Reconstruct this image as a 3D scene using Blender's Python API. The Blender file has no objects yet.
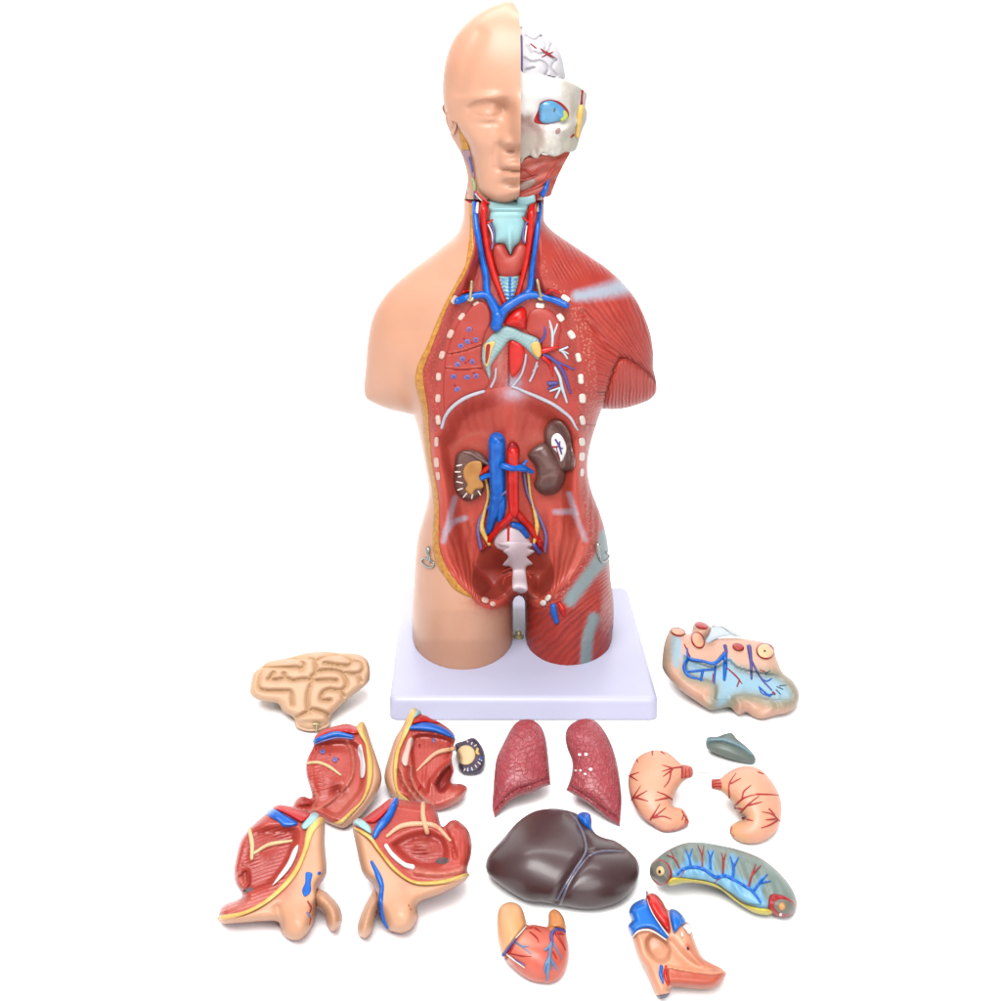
import bpy, math, random
import numpy as np
from mathutils import Vector
from mathutils.geometry import delaunay_2d_cdt

random.seed(4); rng = np.random.default_rng(4)
sc = bpy.context.scene
COL = sc.collection
# ------------------------------------------------------------------ camera geometry (millimetres)
F = 1200.0; PX, PY, H = 470.0, 20.0, 701.0      # focal length in photo pixels, vanishing point, eye height
CAM = np.array([0.0, 0.0, H])

def rays(x, y):
    x = np.asarray(x, float); y = np.asarray(y, float)
    return np.stack([(x - PX) / F, np.ones_like(x), -(y - PY) / F], -1)

class Frame:
    """A reference plane with its normal towards the viewer; lift() puts a point at height h over it."""
    def __init__(s, O, N, floor=None):
        s.O = np.array(O, float); s.N = np.array(N, float); s.floor = floor
    def lift(s, x, y, h):
        r = rays(x, y)
        t = (np.asarray(h, float) + (s.O - CAM) @ s.N) / (r @ s.N)
        P = CAM + r * t[..., None]
        if s.floor is not None:
            P[..., 2] = np.maximum(P[..., 2], s.floor)
        return P

TY = 1325.0                                        # plane of the torso's silhouette
BASE_TOP = 23.0
TF = Frame((0, TY, 0), (0, -1, 0), BASE_TOP - 1.0)

def ground(x, y, tilt):
    """frame of a piece whose near edge rests on the floor under pixel (x, y)"""
    d = H * F / (y - PY)
    a = math.radians(tilt)
    return Frame(((x - PX) / F * d, d, 0), (0, -math.sin(a), math.cos(a)), 0.4)

# ------------------------------------------------------------------ 2-D curve helpers
def zc(x0, y0, k, pts):
    return [((p[0] / k) + x0, (p[1] / k) + y0) + tuple(p[2:]) for p in pts]

def _cr(P, step):
    P = np.asarray(P, float)
    out = []
    n = len(P)
    for i in range(n - 1):
        p1, p2 = P[i], P[i + 1]
        p0 = P[i - 1] if i > 0 else 2 * p1 - p2
        p3 = P[i + 2] if i + 2 < n else 2 * p2 - p1
        m = max(1, int(round(np.linalg.norm(p2 - p1) / step)))
        for j in range(m):
            t = j / m
            out.append(0.5 * ((2 * p1) + (-p0 + p2) * t + (2 * p0 - 5 * p1 + 4 * p2 - p3) * t * t + (-p0 + 3 * p1 - 3 * p2 + p3) * t ** 3))
    out.append(P[-1])
    return np.array(out)

def curve(pts, step=1.5):
    return _cr([p[:2] for p in pts], step)

def loop(pts, step=1.5):
    if isinstance(pts, np.ndarray): return pts
    c = [i for i, p in enumerate(pts) if len(p) > 2]
    P = [np.array(p[:2], float) for p in pts]
    n = len(P)
    if not c:
        Q = [P[-2], P[-1]] + P + [P[0], P[1], P[2]]
        out = []
        for i in range(2, n + 2):
            p0, p1, p2, p3 = Q[i - 1], Q[i], Q[i + 1], Q[i + 2]
            m = max(1, int(round(np.linalg.norm(p2 - p1) / step)))
            for j in range(m):
                t = j / m
                out.append(0.5 * ((2 * p1) + (-p0 + p2) * t + (2 * p0 - 5 * p1 + 4 * p2 - p3) * t * t + (-p0 + 3 * p1 - 3 * p2 + p3) * t ** 3))
        return np.array(out)
    out = []
    for a, b in zip(c, c[1:] + [c[0] + n]):
        out.append(_cr([P[i % n] for i in range(a, b + 1)], step)[:-1])
    return np.concatenate(out)

def join(*segs):
    out = []
    for s in segs:
        s = np.asarray(s, float)
        for p in s:
            if not out or np.linalg.norm(out[-1] - p) > 0.25: out.append(p)
    while np.linalg.norm(out[0] - out[-1]) < 0.25: out.pop()
    return np.array(out)

def ell(cx, cy, rx, ry=None, ang=0, n=None):
    ry = rx if ry is None else ry
    n = n or max(10, int(2.5 * max(rx, ry)) + 8)
    t = np.linspace(0, 2 * math.pi, n, endpoint=False); a = math.radians(ang)
    u, v = rx * np.cos(t), ry * np.sin(t)
    return np.stack([cx + u * math.cos(a) - v * math.sin(a), cy + u * math.sin(a) + v * math.cos(a)], 1)

def rrect(cx, cy, a, b, ang):
    t = np.linspace(0, 2 * math.pi, 26, endpoint=False); q = math.radians(ang)
    u = a * np.sign(np.cos(t)) * np.abs(np.cos(t)) ** .62; v = b * np.sign(np.sin(t)) * np.abs(np.sin(t)) ** .62
    return np.stack([cx + u * math.cos(q) - v * math.sin(q), cy + u * math.sin(q) + v * math.cos(q)], 1)

def pdist(x, y, line, closed=False):
    """distance from points to a polyline"""
    L = np.asarray(line, float)[:, :2]
    if closed: L = np.concatenate([L, L[:1]])
    P = np.stack([np.ravel(x), np.ravel(y)], 1)
    A, B = L[:-1], L[1:]; D = B - A; dd = np.maximum((D * D).sum(1), 1e-9)
    out = np.empty(len(P))
    for s in range(0, len(P), 4000):
        q = P[s:s + 4000, None, :] - A
        t = np.clip((q * D).sum(-1) / dd, 0, 1)
        out[s:s + 4000] = np.sqrt(((q - t[..., None] * D) ** 2).sum(-1)).min(1)
    return out.reshape(np.shape(x))

def inside(x, y, poly):
    P = np.asarray(poly); x = np.asarray(x, float); y = np.asarray(y, float)
    c = np.zeros(x.shape, bool)
    for (x1, y1), (x2, y2) in zip(P, np.roll(P, -1, 0)):
        if y1 == y2: continue
        c ^= ((y1 > y) != (y2 > y)) & (x < (x2 - x1) * (y - y1) / (y2 - y1) + x1)
    return c

def sd(x, y, poly):
    d = pdist(x, y, poly, True)
    return np.where(inside(x, y, poly), d, -d)

def sst(a, b, x):
    t = np.clip((x - a) / (b - a), 0, 1); return t * t * (3 - 2 * t)
def dome(d, R):
    t = np.clip(d / R, 0, 1); return np.sqrt(np.maximum(0, 1 - (1 - t) ** 2))
def G(x, y, cx, cy, sx, sy=None, ang=0):
    sy = sx if sy is None else sy
    a = math.radians(ang); u = (x - cx) * math.cos(a) + (y - cy) * math.sin(a); v = -(x - cx) * math.sin(a) + (y - cy) * math.cos(a)
    return np.exp(-(u / sx) ** 2 - (v / sy) ** 2)
def groove(x, y, line, w):
    return np.exp(-(pdist(x, y, line) / w) ** 2)

class Inflate:
    """smooth rounded body over an outline: sqrt of the Poisson solution, in pixels (a cylinder of half-width w gives w)"""
    def __init__(s, outline, step=2.0):
        s.poly = loop(outline, 2.0)
        lo = s.poly.min(0) - 3 * step; hi = s.poly.max(0) + 3 * step
        nx, ny = int((hi[0] - lo[0]) / step) + 2, int((hi[1] - lo[1]) / step) + 2
        s.lo, s.step = lo, step
        gx, gy = np.meshgrid(lo[0] + step * np.arange(nx), lo[1] + step * np.arange(ny))
        d = sd(gx, gy, s.poly); m = d > 0
        m[0] = m[-1] = False; m[:, 0] = m[:, -1] = False
        u = np.where(m, np.maximum(d, 0) ** 2 * .5, 0.0)
        ii, jj = np.indices(m.shape); red = ((ii + jj) % 2 == 0) & m; blk = ((ii + jj) % 2 == 1) & m
        w = 2 / (1 + math.pi / (0.8 * min(nx, ny)))
        for k in range(260):
            for q in (red, blk):
                nb = np.zeros_like(u)
                nb[1:-1, 1:-1] = u[2:, 1:-1] + u[:-2, 1:-1] + u[1:-1, 2:] + u[1:-1, :-2]
                u = np.where(q, u + w * ((nb + step * step) / 4 - u), u)
        r = np.where(m & (d > .6 * step), u / np.maximum(d, .3), np.nan)
        for k in range(7):
            p = np.pad(r, 1, constant_values=np.nan)
            st = np.stack([p[2:, 1:-1], p[:-2, 1:-1], p[1:-1, 2:], p[1:-1, :-2]])
            cnt = np.isfinite(st).sum(0)
            av = np.where(cnt > 0, np.nansum(st, 0) / np.maximum(cnt, 1), np.nan)
            r = np.where(np.isfinite(r), r, av)
        s.u, s.r = np.maximum(u, 0), np.nan_to_num(r)
        s.max = math.sqrt(2 * s.u.max())
    def _s(s, g, x, y):
        fx = np.clip((x - s.lo[0]) / s.step, 0, g.shape[1] - 1.001); fy = np.clip((y - s.lo[1]) / s.step, 0, g.shape[0] - 1.001)
        i, j = fy.astype(int), fx.astype(int); a, b = fy - i, fx - j
        return g[i, j] * (1 - a) * (1 - b) + g[i + 1, j] * a * (1 - b) + g[i, j + 1] * (1 - a) * b + g[i + 1, j + 1] * a * b
    def __call__(s, x, y):
        x = np.asarray(x, float); y = np.asarray(y, float)
        d = np.maximum(sd(x, y, s.poly), 0)
        w = np.clip(d / (3.5 * s.step), 0, 1)
        u = w * s._s(s.u, x, y) + (1 - w) * s._s(s.r, x, y) * d
        return np.sqrt(np.maximum(2 * u, 0))
    def n(s, x, y): return s(x, y) / s.max

# ------------------------------------------------------------------ materials
KEXP = 2.8
def col(c):
    v = [((q / 255) / 12.92 if q / 255 <= .04045 else ((q / 255 + .055) / 1.055) ** 2.4) / KEXP for q in c]
    return tuple(min(q, .85) for q in v) + (1,)

MATS = {}
def mat(name, c, var=None, nscale=60, rough=.38, bump=None, fiber=None, mixes=(), spots=None, cells=None, spec=.26, coat=0, metal=0):
    if name in MATS: return MATS[name]
    m = bpy.data.materials.new(name); m.use_nodes = True
    nt = m.node_tree; N, L = nt.nodes, nt.links
    b = N['Principled BSDF']
    b.inputs['Roughness'].default_value = rough; b.inputs['Specular IOR Level'].default_value = spec
    b.inputs['Coat Weight'].default_value = coat; b.inputs['Coat Roughness'].default_value = .15; b.inputs['Metallic'].default_value = metal
    tc = N.new('ShaderNodeTexCoord')
    def mixc(fac, A, B):
        n = N.new('ShaderNodeMix'); n.data_type = 'RGBA'
        for s, v in ((n.inputs['Factor'], fac), (n.inputs[6], A), (n.inputs[7], B)):
            if hasattr(v, 'is_output'): L.new(v, s)
            else: s.default_value = v
        return n.outputs[2]
    def math_(op, a, bb=None, cc=None, clamp=False):
        n = N.new('ShaderNodeMath'); n.operation = op; n.use_clamp = clamp
        for s, v in zip(n.inputs, (a, bb, cc)):
            if v is None: continue
            if hasattr(v, 'is_output'): L.new(v, s)
            else: s.default_value = v
        return n.outputs[0]
    def noise(scale, detail=4):
        n = N.new('ShaderNodeTexNoise'); n.inputs['Scale'].default_value = scale; n.inputs['Detail'].default_value = detail
        L.new(tc.outputs['Object'], n.inputs['Vector']); return n.outputs['Fac']
    def attr(a):
        n = N.new('ShaderNodeAttribute'); n.attribute_name = a; return n.outputs['Fac']
    out = col(c)
    if var is None: var = tuple(int(q * .9) for q in c)
    nz = noise(nscale)
    out = mixc(math_('MULTIPLY_ADD', nz, 2.2, -.6, True), out, col(var))
    height = None
    if fiber:
        dk, amt, st = fiber[:3]
        ph = math_('ADD', attr('phase'), math_('MULTIPLY', noise(50, 3), 7.0))
        s_ = math_('SINE', ph); s2 = math_('SINE', math_('MULTIPLY', ph, .43))
        s_ = math_('MULTIPLY', math_('ADD', s_, math_('MULTIPLY', s2, .6)), attr('famt'))
        out = mixc(math_('MULTIPLY', math_('MULTIPLY_ADD', s_, -.45, .35, True), amt), out, col(dk))
        height = math_('MULTIPLY', s_, st)
    if spots:
        dc, sc_, amt, a = spots
        v = N.new('ShaderNodeTexVoronoi'); v.inputs['Scale'].default_value = sc_; L.new(tc.outputs['Object'], v.inputs['Vector'])
        f = math_('SUBTRACT', 1.0, math_('MULTIPLY', v.outputs['Distance'], 2.2), clamp=True)
        if a: f = math_('MULTIPLY', f, attr(a))
        out = mixc(math_('MULTIPLY', f, amt), out, col(dc))
        hh = math_('MULTIPLY', f, 1.0)
        height = hh if height is None else math_('ADD', height, hh)
    if cells:
        dc, sc_, amt = cells
        v = N.new('ShaderNodeTexVoronoi'); v.feature = 'DISTANCE_TO_EDGE'; v.inputs['Scale'].default_value = sc_
        wv = N.new('ShaderNodeVectorMath'); wv.operation = 'MULTIPLY'; wv.inputs[1].default_value = (1, .8, 1.5)
        nn = N.new('ShaderNodeTexNoise'); nn.inputs['Scale'].default_value = 110; L.new(tc.outputs['Object'], nn.inputs['Vector'])
        ad = N.new('ShaderNodeVectorMath'); ad.operation = 'MULTIPLY_ADD'; ad.inputs[1].default_value = (.009, .009, .009)
        L.new(nn.outputs['Color'], ad.inputs[0]); L.new(tc.outputs['Object'], ad.inputs[2])
        L.new(ad.outputs[0], wv.inputs[0]); L.new(wv.outputs[0], v.inputs['Vector'])
        f = math_('SUBTRACT', 1.0, math_('MULTIPLY', v.outputs['Distance'], 11.0), clamp=True)
        out = mixc(math_('MULTIPLY', math_('MULTIPLY', f, noise(60, 2)), amt), out, col(dc))
        height = math_('MULTIPLY', f, 1.2) if height is None else math_('ADD', height, math_('MULTIPLY', f, .8))
    for a, cc in mixes:
        at_ = attr(a)
        ed = math_('MULTIPLY', math_('SUBTRACT', noise(240, 4), .5), math_('MULTIPLY', math_('MULTIPLY', at_, math_('SUBTRACT', 1.0, at_)), 3.2))
        out = mixc(math_('ADD', at_, ed, clamp=True), out, col(cc))
    L.new(out, b.inputs['Base Color'])
    if bump:
        h2 = math_('MULTIPLY', noise(bump[0], 3), bump[1])
        height = h2 if height is None else math_('ADD', height, h2)
    if height is not None:
        bp = N.new('ShaderNodeBump'); bp.inputs['Strength'].default_value = .8; bp.inputs['Distance'].default_value = .0006
        L.new(height, bp.inputs['Height']); L.new(bp.outputs['Normal'], b.inputs['Normal'])
    MATS[name] = m
    return m

# ------------------------------------------------------------------ object helpers
ROOTS = {}
def thing(name, label, cat, loc, group=None):
    o = bpy.data.objects.new(name, None); COL.objects.link(o)
    o.empty_display_size = .02
    o.location = [q * .001 for q in loc]; o['label'] = label; o['category'] = cat
    if group: o['group'] = group
    ROOTS[o] = np.array(loc, float)
    return o

def origin(parent):
    while parent.parent: parent = parent.parent
    return ROOTS[parent]

def mesh_obj(name, V, Fc, m, parent, attrs=None, sharp=38, label=None):
    V = (np.asarray(V) - (origin(parent) if parent else 0)) * .001
    me = bpy.data.meshes.new(name); me.from_pydata(V.tolist(), [], Fc); me.materials.append(m)
    me.polygons.foreach_set('use_smooth', [True] * len(me.polygons))
    if attrs:
        for k, v in attrs.items():
            a = me.attributes.new(k, 'FLOAT', 'POINT'); a.data.foreach_set('value', np.asarray(v, np.float32))
    me.validate(); me.update()
    if sharp: me.set_sharp_from_angle(angle=math.radians(sharp))
    o = bpy.data.objects.new(name, me); COL.objects.link(o)
    if parent: o.parent = parent
    if label: o['label'] = label
    return o

def tri(poly, res, rings, holes=()):
    lo, hi = poly.min(0), poly.max(0)
    xs = np.arange(lo[0] - res, hi[0] + res, res); ys = np.arange(lo[1] - res, hi[1] + res, res * .866)
    gx, gy = np.meshgrid(xs, ys); gx[1::2] += res / 2
    gx, gy = gx.ravel(), gy.ravel()
    d = sd(gx, gy, poly)
    k = d > max(.55 * res, (rings[-1] + .35 * res) if rings else 0)
    pts = [np.stack([gx[k], gy[k]], 1)]
    T = np.roll(poly, -1, 0) - np.roll(poly, 1, 0)
    T /= np.maximum(np.linalg.norm(T, axis=1), 1e-6)[:, None]
    area = .5 * np.sum(poly[:, 0] * np.roll(poly[:, 1], -1) - np.roll(poly[:, 0], -1) * poly[:, 1])
    Nn = np.stack([-T[:, 1], T[:, 0]], 1) * (1 if area > 0 else -1)
    for r in rings:
        q = poly + Nn * r
        kk = sd(q[:, 0], q[:, 1], poly) > r * .82
        pts.append(q[kk])
    allp = np.concatenate([poly] + pts)
    n = len(poly)
    edges = [(i, (i + 1) % n) for i in range(n)]
    r = delaunay_2d_cdt([Vector(p) for p in allp], edges, [], 0, 1e-5)
    V = np.array([v[:] for v in r[0]]); Fc = np.array([f for f in r[2] if len(f) == 3])
    c = V[Fc].mean(1)
    Fc = Fc[inside(c[:, 0], c[:, 1], poly)]
    # consistent orientation (counter-clockwise seen by the viewer, image y down)
    a, b, cc = V[Fc[:, 0]], V[Fc[:, 1]], V[Fc[:, 2]]
    ar = (b[:, 0] - a[:, 0]) * (cc[:, 1] - a[:, 1]) - (b[:, 1] - a[:, 1]) * (cc[:, 0] - a[:, 0])
    Fc[ar > 0] = Fc[ar > 0][:, ::-1]
    used, inv = np.unique(Fc, return_inverse=True)
    return V[used], inv.reshape(-1, 3)

def bedges(Fc):
    e = {}
    for f in Fc.tolist():
        for a, b in ((f[0], f[1]), (f[1], f[2]), (f[2], f[0])):
            if (b, a) in e: del e[(b, a)]
            else: e[(a, b)] = 1
    return list(e)

def patch(parent, name, outline, hf, m, fr, res=2.5, rings=(.35, 1.0), back=None, skirt=None, attrs=None, sharp=38, label=None, step=None):
    """a solid whose front follows hf(x, y, d) over an outline; back(x, y, d) closes it behind, or skirt mm straight walls"""
    poly = loop(outline, step or min(1.5, max(.5, res * .8)))
    P, Fc = tri(poly, res, list(rings))
    x, y = P[:, 0], P[:, 1]
    d = np.maximum(sd(x, y, poly), 0)
    hfv = hf(x, y, d)
    V = [fr.lift(x, y, hfv)]; Fs = Fc.tolist(); n = len(P); pv = [P]
    be = bedges(Fc)
    if back is not None:
        hb_ = np.minimum(back(x, y, d), hfv)
        V.append(fr.lift(x, y, hb_)); pv.append(P)
        Fs += (Fc[:, ::-1] + n).tolist()
        gap = hfv - hb_
        for a, b in be:
            if gap[a] > .05 or gap[b] > .05: Fs.append([a, a + n, b + n, b])
    elif skirt:
        ids = {}
        for a, b in be:
            for q in (a, b): ids.setdefault(q, n + len(ids))
        ks = list(ids)
        V.append(fr.lift(x[ks], y[ks], hfv[ks] - skirt)); pv.append(P[ks])
        for a, b in be: Fs.append([a, ids[a], ids[b], b])
    V = np.concatenate(V); pv = np.concatenate(pv)
    at = {k: f(pv[:, 0], pv[:, 1]) for k, f in attrs.items()} if attrs else None
    if back is not None:      # weld the rim where front and back meet
        import bmesh
        o = mesh_obj(name, V, Fs, m, parent, at, None, label)
        bm = bmesh.new(); bm.from_mesh(o.data)
        bmesh.ops.remove_doubles(bm, verts=bm.verts, dist=4e-5)
        bm.to_mesh(o.data); bm.free()
        if sharp: o.data.set_sharp_from_angle(angle=math.radians(sharp))
        return o
    return mesh_obj(name, V, Fs, m, parent, at, sharp, label)

def over(parent, name, outline, base, th, m, fr, R=2.5, res=1.6, skirt=3.0, off=0.0, puff=False, **k):
    """a raised painted region or small organ lying on the surface base(x, y)"""
    if puff:
        S = Inflate(outline, 1.0)
        return patch(parent, name, outline, lambda x, y, d: base(x, y) + off + th * S.n(x, y), m, fr, res=res, skirt=skirt, **k)
    return patch(parent, name, outline, lambda x, y, d: base(x, y) + off + th * dome(d, R), m, fr, res=res, skirt=skirt, **k)

def tube(parent, name, m, paths, base, fr, off=.35, sides=9, label=None, step=None):
    V, Fs = [], []
    for pts, r in paths:
        st = step or max(.8, .55 * np.mean(r))
        P2 = curve(pts, st); n = len(P2)
        rr = np.interp(np.linspace(0, 1, n), np.linspace(0, 1, len(np.atleast_1d(r))), np.atleast_1d(r)) if np.ndim(r) else np.full(n, float(r))
        s_ = np.arange(n) * st; p0_ = len(V) * .37 + P2[0, 0]
        rr = rr * (1 +    .025 * np.sin(s_ * .35 + p0_) + .02 * np.sin(s_ * 1.3 + 2.1 * p0_))
        hb_ = base(P2[:, 0], P2[:, 1])
        P = fr.lift(P2[:, 0], P2[:, 1], hb_)
        rm = rr * P[:, 1] / F
        P = fr.lift(P2[:, 0], P2[:, 1], hb_ + off * rm)
        T = np.gradient(P, axis=0); T /= np.maximum(np.linalg.norm(T, axis=1), 1e-6)[:, None]
        up = fr.N
        # caps
        c0 = [(P[0] - T[0] * rm[0] * math.sin(a), rm[0] * math.cos(a), T[0]) for a in (1.45, 1.0, .5)]
        c1 = [(P[-1] + T[-1] * rm[-1] * math.sin(a), rm[-1] * math.cos(a), T[-1]) for a in (.5, 1.0, 1.45)]
        secs = c0 + [(P[i], rm[i], T[i]) for i in range(n)] + c1
        base_i = len(V)
        for c, q, t in secs:
            u = np.cross(t, up); u /= max(np.linalg.norm(u), 1e-6); v = np.cross(u, t)
            for j in range(sides):
                a = 2 * math.pi * j / sides
                w = c + q * (math.cos(a) * u + math.sin(a) * v)
                if fr.floor is not None: w = np.array([w[0], w[1], max(w[2], fr.floor)])
                V.append(w)
        ns = len(secs)
        for i in range(ns - 1):
            for j in range(sides):
                a, b = base_i + i * sides + j, base_i + i * sides + (j + 1) % sides
                Fs.append([a, b, b + sides, a + sides])
        Fs.append([base_i + j for j in range(sides)][::-1]); Fs.append([base_i + (ns - 1) * sides + j for j in range(sides)])
    return mesh_obj(name, V, Fs, m, parent, None, 60, label)

# ------------------------------------------------------------------ colours of the painted plastic
SKIN = mat('skin_plastic', (242, 186, 156), (232, 170, 138), 9, .36, (600, .12))
SKINT = mat('skin_plastic_torso', (242, 186, 156), (232, 170, 138), 9, .36, (600, .12), mixes=[('redpaint', (186, 70, 58))])
CREAM = mat('cream_plastic', (250, 214, 165), (244, 202, 146), 40, .45, (400, .2))
PEACH = mat('peach_plastic', (252, 190, 152), (248, 180, 140), 30, .38, (300, .15))
FAT = mat('fat_yellow', (236, 172, 72), (196, 122, 44), 230, .42, (350, 1.6))
YELLOW = mat('yellow_fat_light', (252, 216, 130), (240, 186, 88), 90, .4, (300, .7))
MUSCLE = mat('muscle_red', (212, 76, 62), (194, 60, 48), 40, .4, (500, .5), fiber=((150, 42, 36), .45, .6),
             mixes=[('tendon_sheen', (188, 200, 216)), ('tendon_sheen2', (148, 172, 176))], spots=((244, 166, 140), 330, .9, 'stip'))
WALL = mat('cavity_wall_red', (214, 80, 68), (196, 64, 54), 60, .42, (450, .5), fiber=((118, 34, 30), .55, .8), mixes=[('tendon_sheen', (186, 190, 210)), ('pink', (216, 140, 128))],
           spots=((232, 130, 108), 360, .7, 'stip'))
BOWL = mat('abdomen_wall_red', (234, 98, 80), (218, 80, 64), 40, .42, (450, .4), fiber=((160, 48, 42), .55, .7), mixes=[('tendon_sheen', (206, 190, 206)), ('dark', (204, 74, 60)), ('pink', (210, 108, 92))])
LUNGSEC = mat('lung_section_red', (204, 76, 64), (190, 64, 52), 70, .45, (500, .35))
REDM = mat('artery_red', (240, 36, 22), (208, 18, 14), 110, .3)
DKRED = mat('dark_red', (190, 24, 28), (164, 16, 22), 60, .36)
BLUE = mat('vein_blue', (14, 122, 230), (6, 90, 196), 110, .3)
BLUEL = mat('light_blue', (150, 206, 232), (110, 176, 216), 60, .4, (400, .2))
SKYB = mat('eye_blue', (112, 186, 230), (86, 166, 220), 60, .22, coat=.5)
PURPLE = mat('purple_vein', (98, 92, 172), (84, 76, 152), 60, .36)
LILAC = mat('lilac_vein', (136, 130, 190), (112, 108, 180), 60, .36)
CYAN = mat('cartilage_cyan', (184, 228, 230), (160, 212, 218), 40, .38, (300, .2))
TEAL = mat('bronchus_teal', (176, 206, 206), (156, 190, 192), 60, .42, (350, .4))
WHITE = mat('white_paint', (270, 266, 266), (258, 252, 254), 60, .4)
BONE = mat('bone_white', (264, 252, 242), (254, 236, 222), 60, .42)
PINKB = mat('bone_pink', (246, 214, 200), (240, 190, 174), 90, .42)
BTREE = mat('bronchial_white', (226, 238, 244), (204, 220, 230), 60, .34)
TENDW = mat('tendon_white', (214, 210, 220), (196, 192, 206), 70, .38)
BROWN = mat('kidney_brown', (132, 92, 84), (108, 70, 64), 50, .3, (300, .2), coat=.2)
OCHRE = mat('renal_ochre', (222, 160, 90), (206, 140, 72), 60, .42, (300, .3))
LILACBONE = mat('sacrum_lilac', (248, 228, 234), (234, 210, 218), 50, .45)
PELV = mat('pelvic_lobe_red', (172, 66, 50), (156, 52, 42), 40, .45, (300, .3))
BRASS = mat('brass', (236, 220, 172), (212, 192, 138), 50, .28, metal=.5)
STEEL = mat('steel', (226, 222, 214), (170, 168, 160), 50, .25, metal=.7)
DARK = mat('dark_hole', (40, 26, 30), None, 50, .6)
BASEM = mat('base_lavender', (226, 225, 252), (221, 220, 248), 10, .36)

# ================================================================== TORSO
# ---- traced curves (photo pixels)
SIL_L = [(464, 196), (463.7, 204), (463.3, 213), (461, 224.5), (455, 235), (443, 245.5), (430, 256), (410, 271), (391, 288), (378, 305.5), (370.7, 324), (367, 347),
         (365.6, 365.5), (364, 384), (365, 396), (371, 402), (387, 409), (403, 413), (413.5, 415.5)]
SIL_L2 = [(413.5, 415.5), (417.5, 428), (421.5, 447), (425.5, 469), (428.5, 490), (425.7, 508), (418, 535), (415, 559), (413.5, 586), (412, 610), (412.5, 640), (412.5, 760)]
SIL_R = [(544.5, 196), (544, 210), (544.5, 221), (553, 231), (568.6, 242), (588, 255), (608, 269), (625.7, 285.7), (637, 301), (645.5, 318.7), (651, 336), (653.5, 354), (653.5, 368),
         (656, 380), (656.5, 391), (652, 398), (644, 402.5), (628, 407.7), (614, 409.5), (602, 409)]
SIL_R2 = [(602, 409), (597, 423), (590, 447), (587.6, 468), (591, 489), (600, 512.7), (606, 533.7), (609, 554.6), (610.6, 578.6), (613.4, 599.5), (613.4, 623.5), (612, 645), (611, 760)]
sl, sl2, sr, sr2 = curve(SIL_L), curve(SIL_L2), curve(SIL_R), curve(SIL_R2)
FULL = join(sl, sl2, curve([(513, 760), (513, 640), (513, 610), (513.4, 601), (515.6, 597), (519, 595.6), (522.4, 597), (524.6, 601), (525, 610), (525.5, 640), (526, 760)]), sr2[::-1], sr[::-1])
BODY = Inflate(FULL, 2.5)
KY = ([180, 215, 240, 280, 330, 400, 470, 520, 570, 610, 640, 760], [1.15, 1.15, 1.05, .82, .72, .80, .98, 1.0, 1.1, 1.34, 1.43, 1.43])
DELT = curve([(603.5, 410), (608, 388), (615, 368), (621.5, 357.5), (634, 362), (650, 376), (656, 384)])
PECT = curve([(584, 312), (598, 334), (608, 347), (621, 357)])
ARMPL = curve([(415, 417), (411, 400), (404, 378), (399, 355)])
def hbody(x, y, d=None):
    h = BODY(x, y) * np.interp(y, *KY)
    h = h - 5.0 * groove(x, y, DELT, 2.2) * sst(0, 12, h) - 3.5 * groove(x, y, PECT, 3) - 6 * groove(x, y, ARMPL, 7) * sst(0, 25, h) * sst(352, 400, y)
    h = h + 4 * G(x, y, 625, 322, 16, 22, -30) + 3 * G(x, y, 385, 335, 16, 25) + 4 * G(x, y, 600, 610, 6, 30, 10) + 2.5 * G(x, y, 562, 625, 5, 30, 25) - 2.0 * G(x, y, 580, 640, 4, 20, 8)
    return np.maximum(h, 0)

EA = [(469.3, 203), (469.7, 227), (468, 247), (465, 265), (456, 283), (448.3, 297), (442, 309.5), (435, 326), (426.5, 346.5), (419.5, 361), (416.2, 371), (415, 382), (417.5, 393), (420.8, 406),
      (422.5, 420), (423.3, 435), (426, 460), (430.5, 483), (432.4, 499), (433, 516), (432.4, 535), (433.2, 552), (437.5, 566.6), (444.7, 577), (452.5, 588), (463, 594.6), (472, 598)]
EB = [(472.6, 203), (472.6, 220), (473.7, 240), (473.5, 251), (470, 262), (465, 275.5), (457.5, 287.5), (450.7, 301), (445.5, 312), (441, 324), (434, 342), (427.8, 357.5), (423.5, 370), (424, 383.5),
      (426.3, 398), (428.3, 411), (429.3, 432), (430.6, 446), (432.5, 466), (436.5, 485.7), (439, 504), (438.9, 528), (439.7, 548), (444.7, 563), (451, 574), (461.5, 587), (472, 596.3), (474, 600)]
EC = [(543.5, 203), (543, 225), (541.5, 250), (541.5, 272), (546, 285), (556, 293), (566, 301), (572, 313), (578, 335), (583, 363), (585.2, 394), (585.6, 420), (585.4, 433), (584.6, 450), (583.2, 472), (582.5, 494),
      (585.5, 513), (588.5, 528), (589, 543), (584, 559), (576, 573), (565, 585), (556, 594), (549, 603)]
ea, eb, ec = curve(EA), curve(EB), curve(EC)
PUBL = curve([(474, 600), (480, 605.5), (490, 609), (500, 607), (508, 604), (513, 600.5)])
PUBR = curve([(525, 600.5), (531, 605), (538, 607.5), (544, 606), (549, 603)])
ARCH = [(429.3, 432), (437, 431.5), (441.7, 427.5), (444.3, 418.5), (450, 409.5), (459, 401.7), (469.4, 396), (485, 391), (498, 388), (512.3, 386.8), (526, 392.2), (539, 397.6), (552, 403.8), (562, 410.6), (571, 418.6),
        (577.5, 429.7), (585.4, 433)]
arch = curve(ARCH)
def cut(c, p, after):
    i = int(np.argmin(np.linalg.norm(c - np.array(p), axis=1)))
    return c[i:] if after else c[:i + 1]
PELVB = curve([(513, 600.5), (515.6, 596.4), (519, 595), (522.4, 596.4), (525, 600.5)])
CAVITY = join(eb, PUBL, PELVB, PUBR, ec[::-1])
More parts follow.
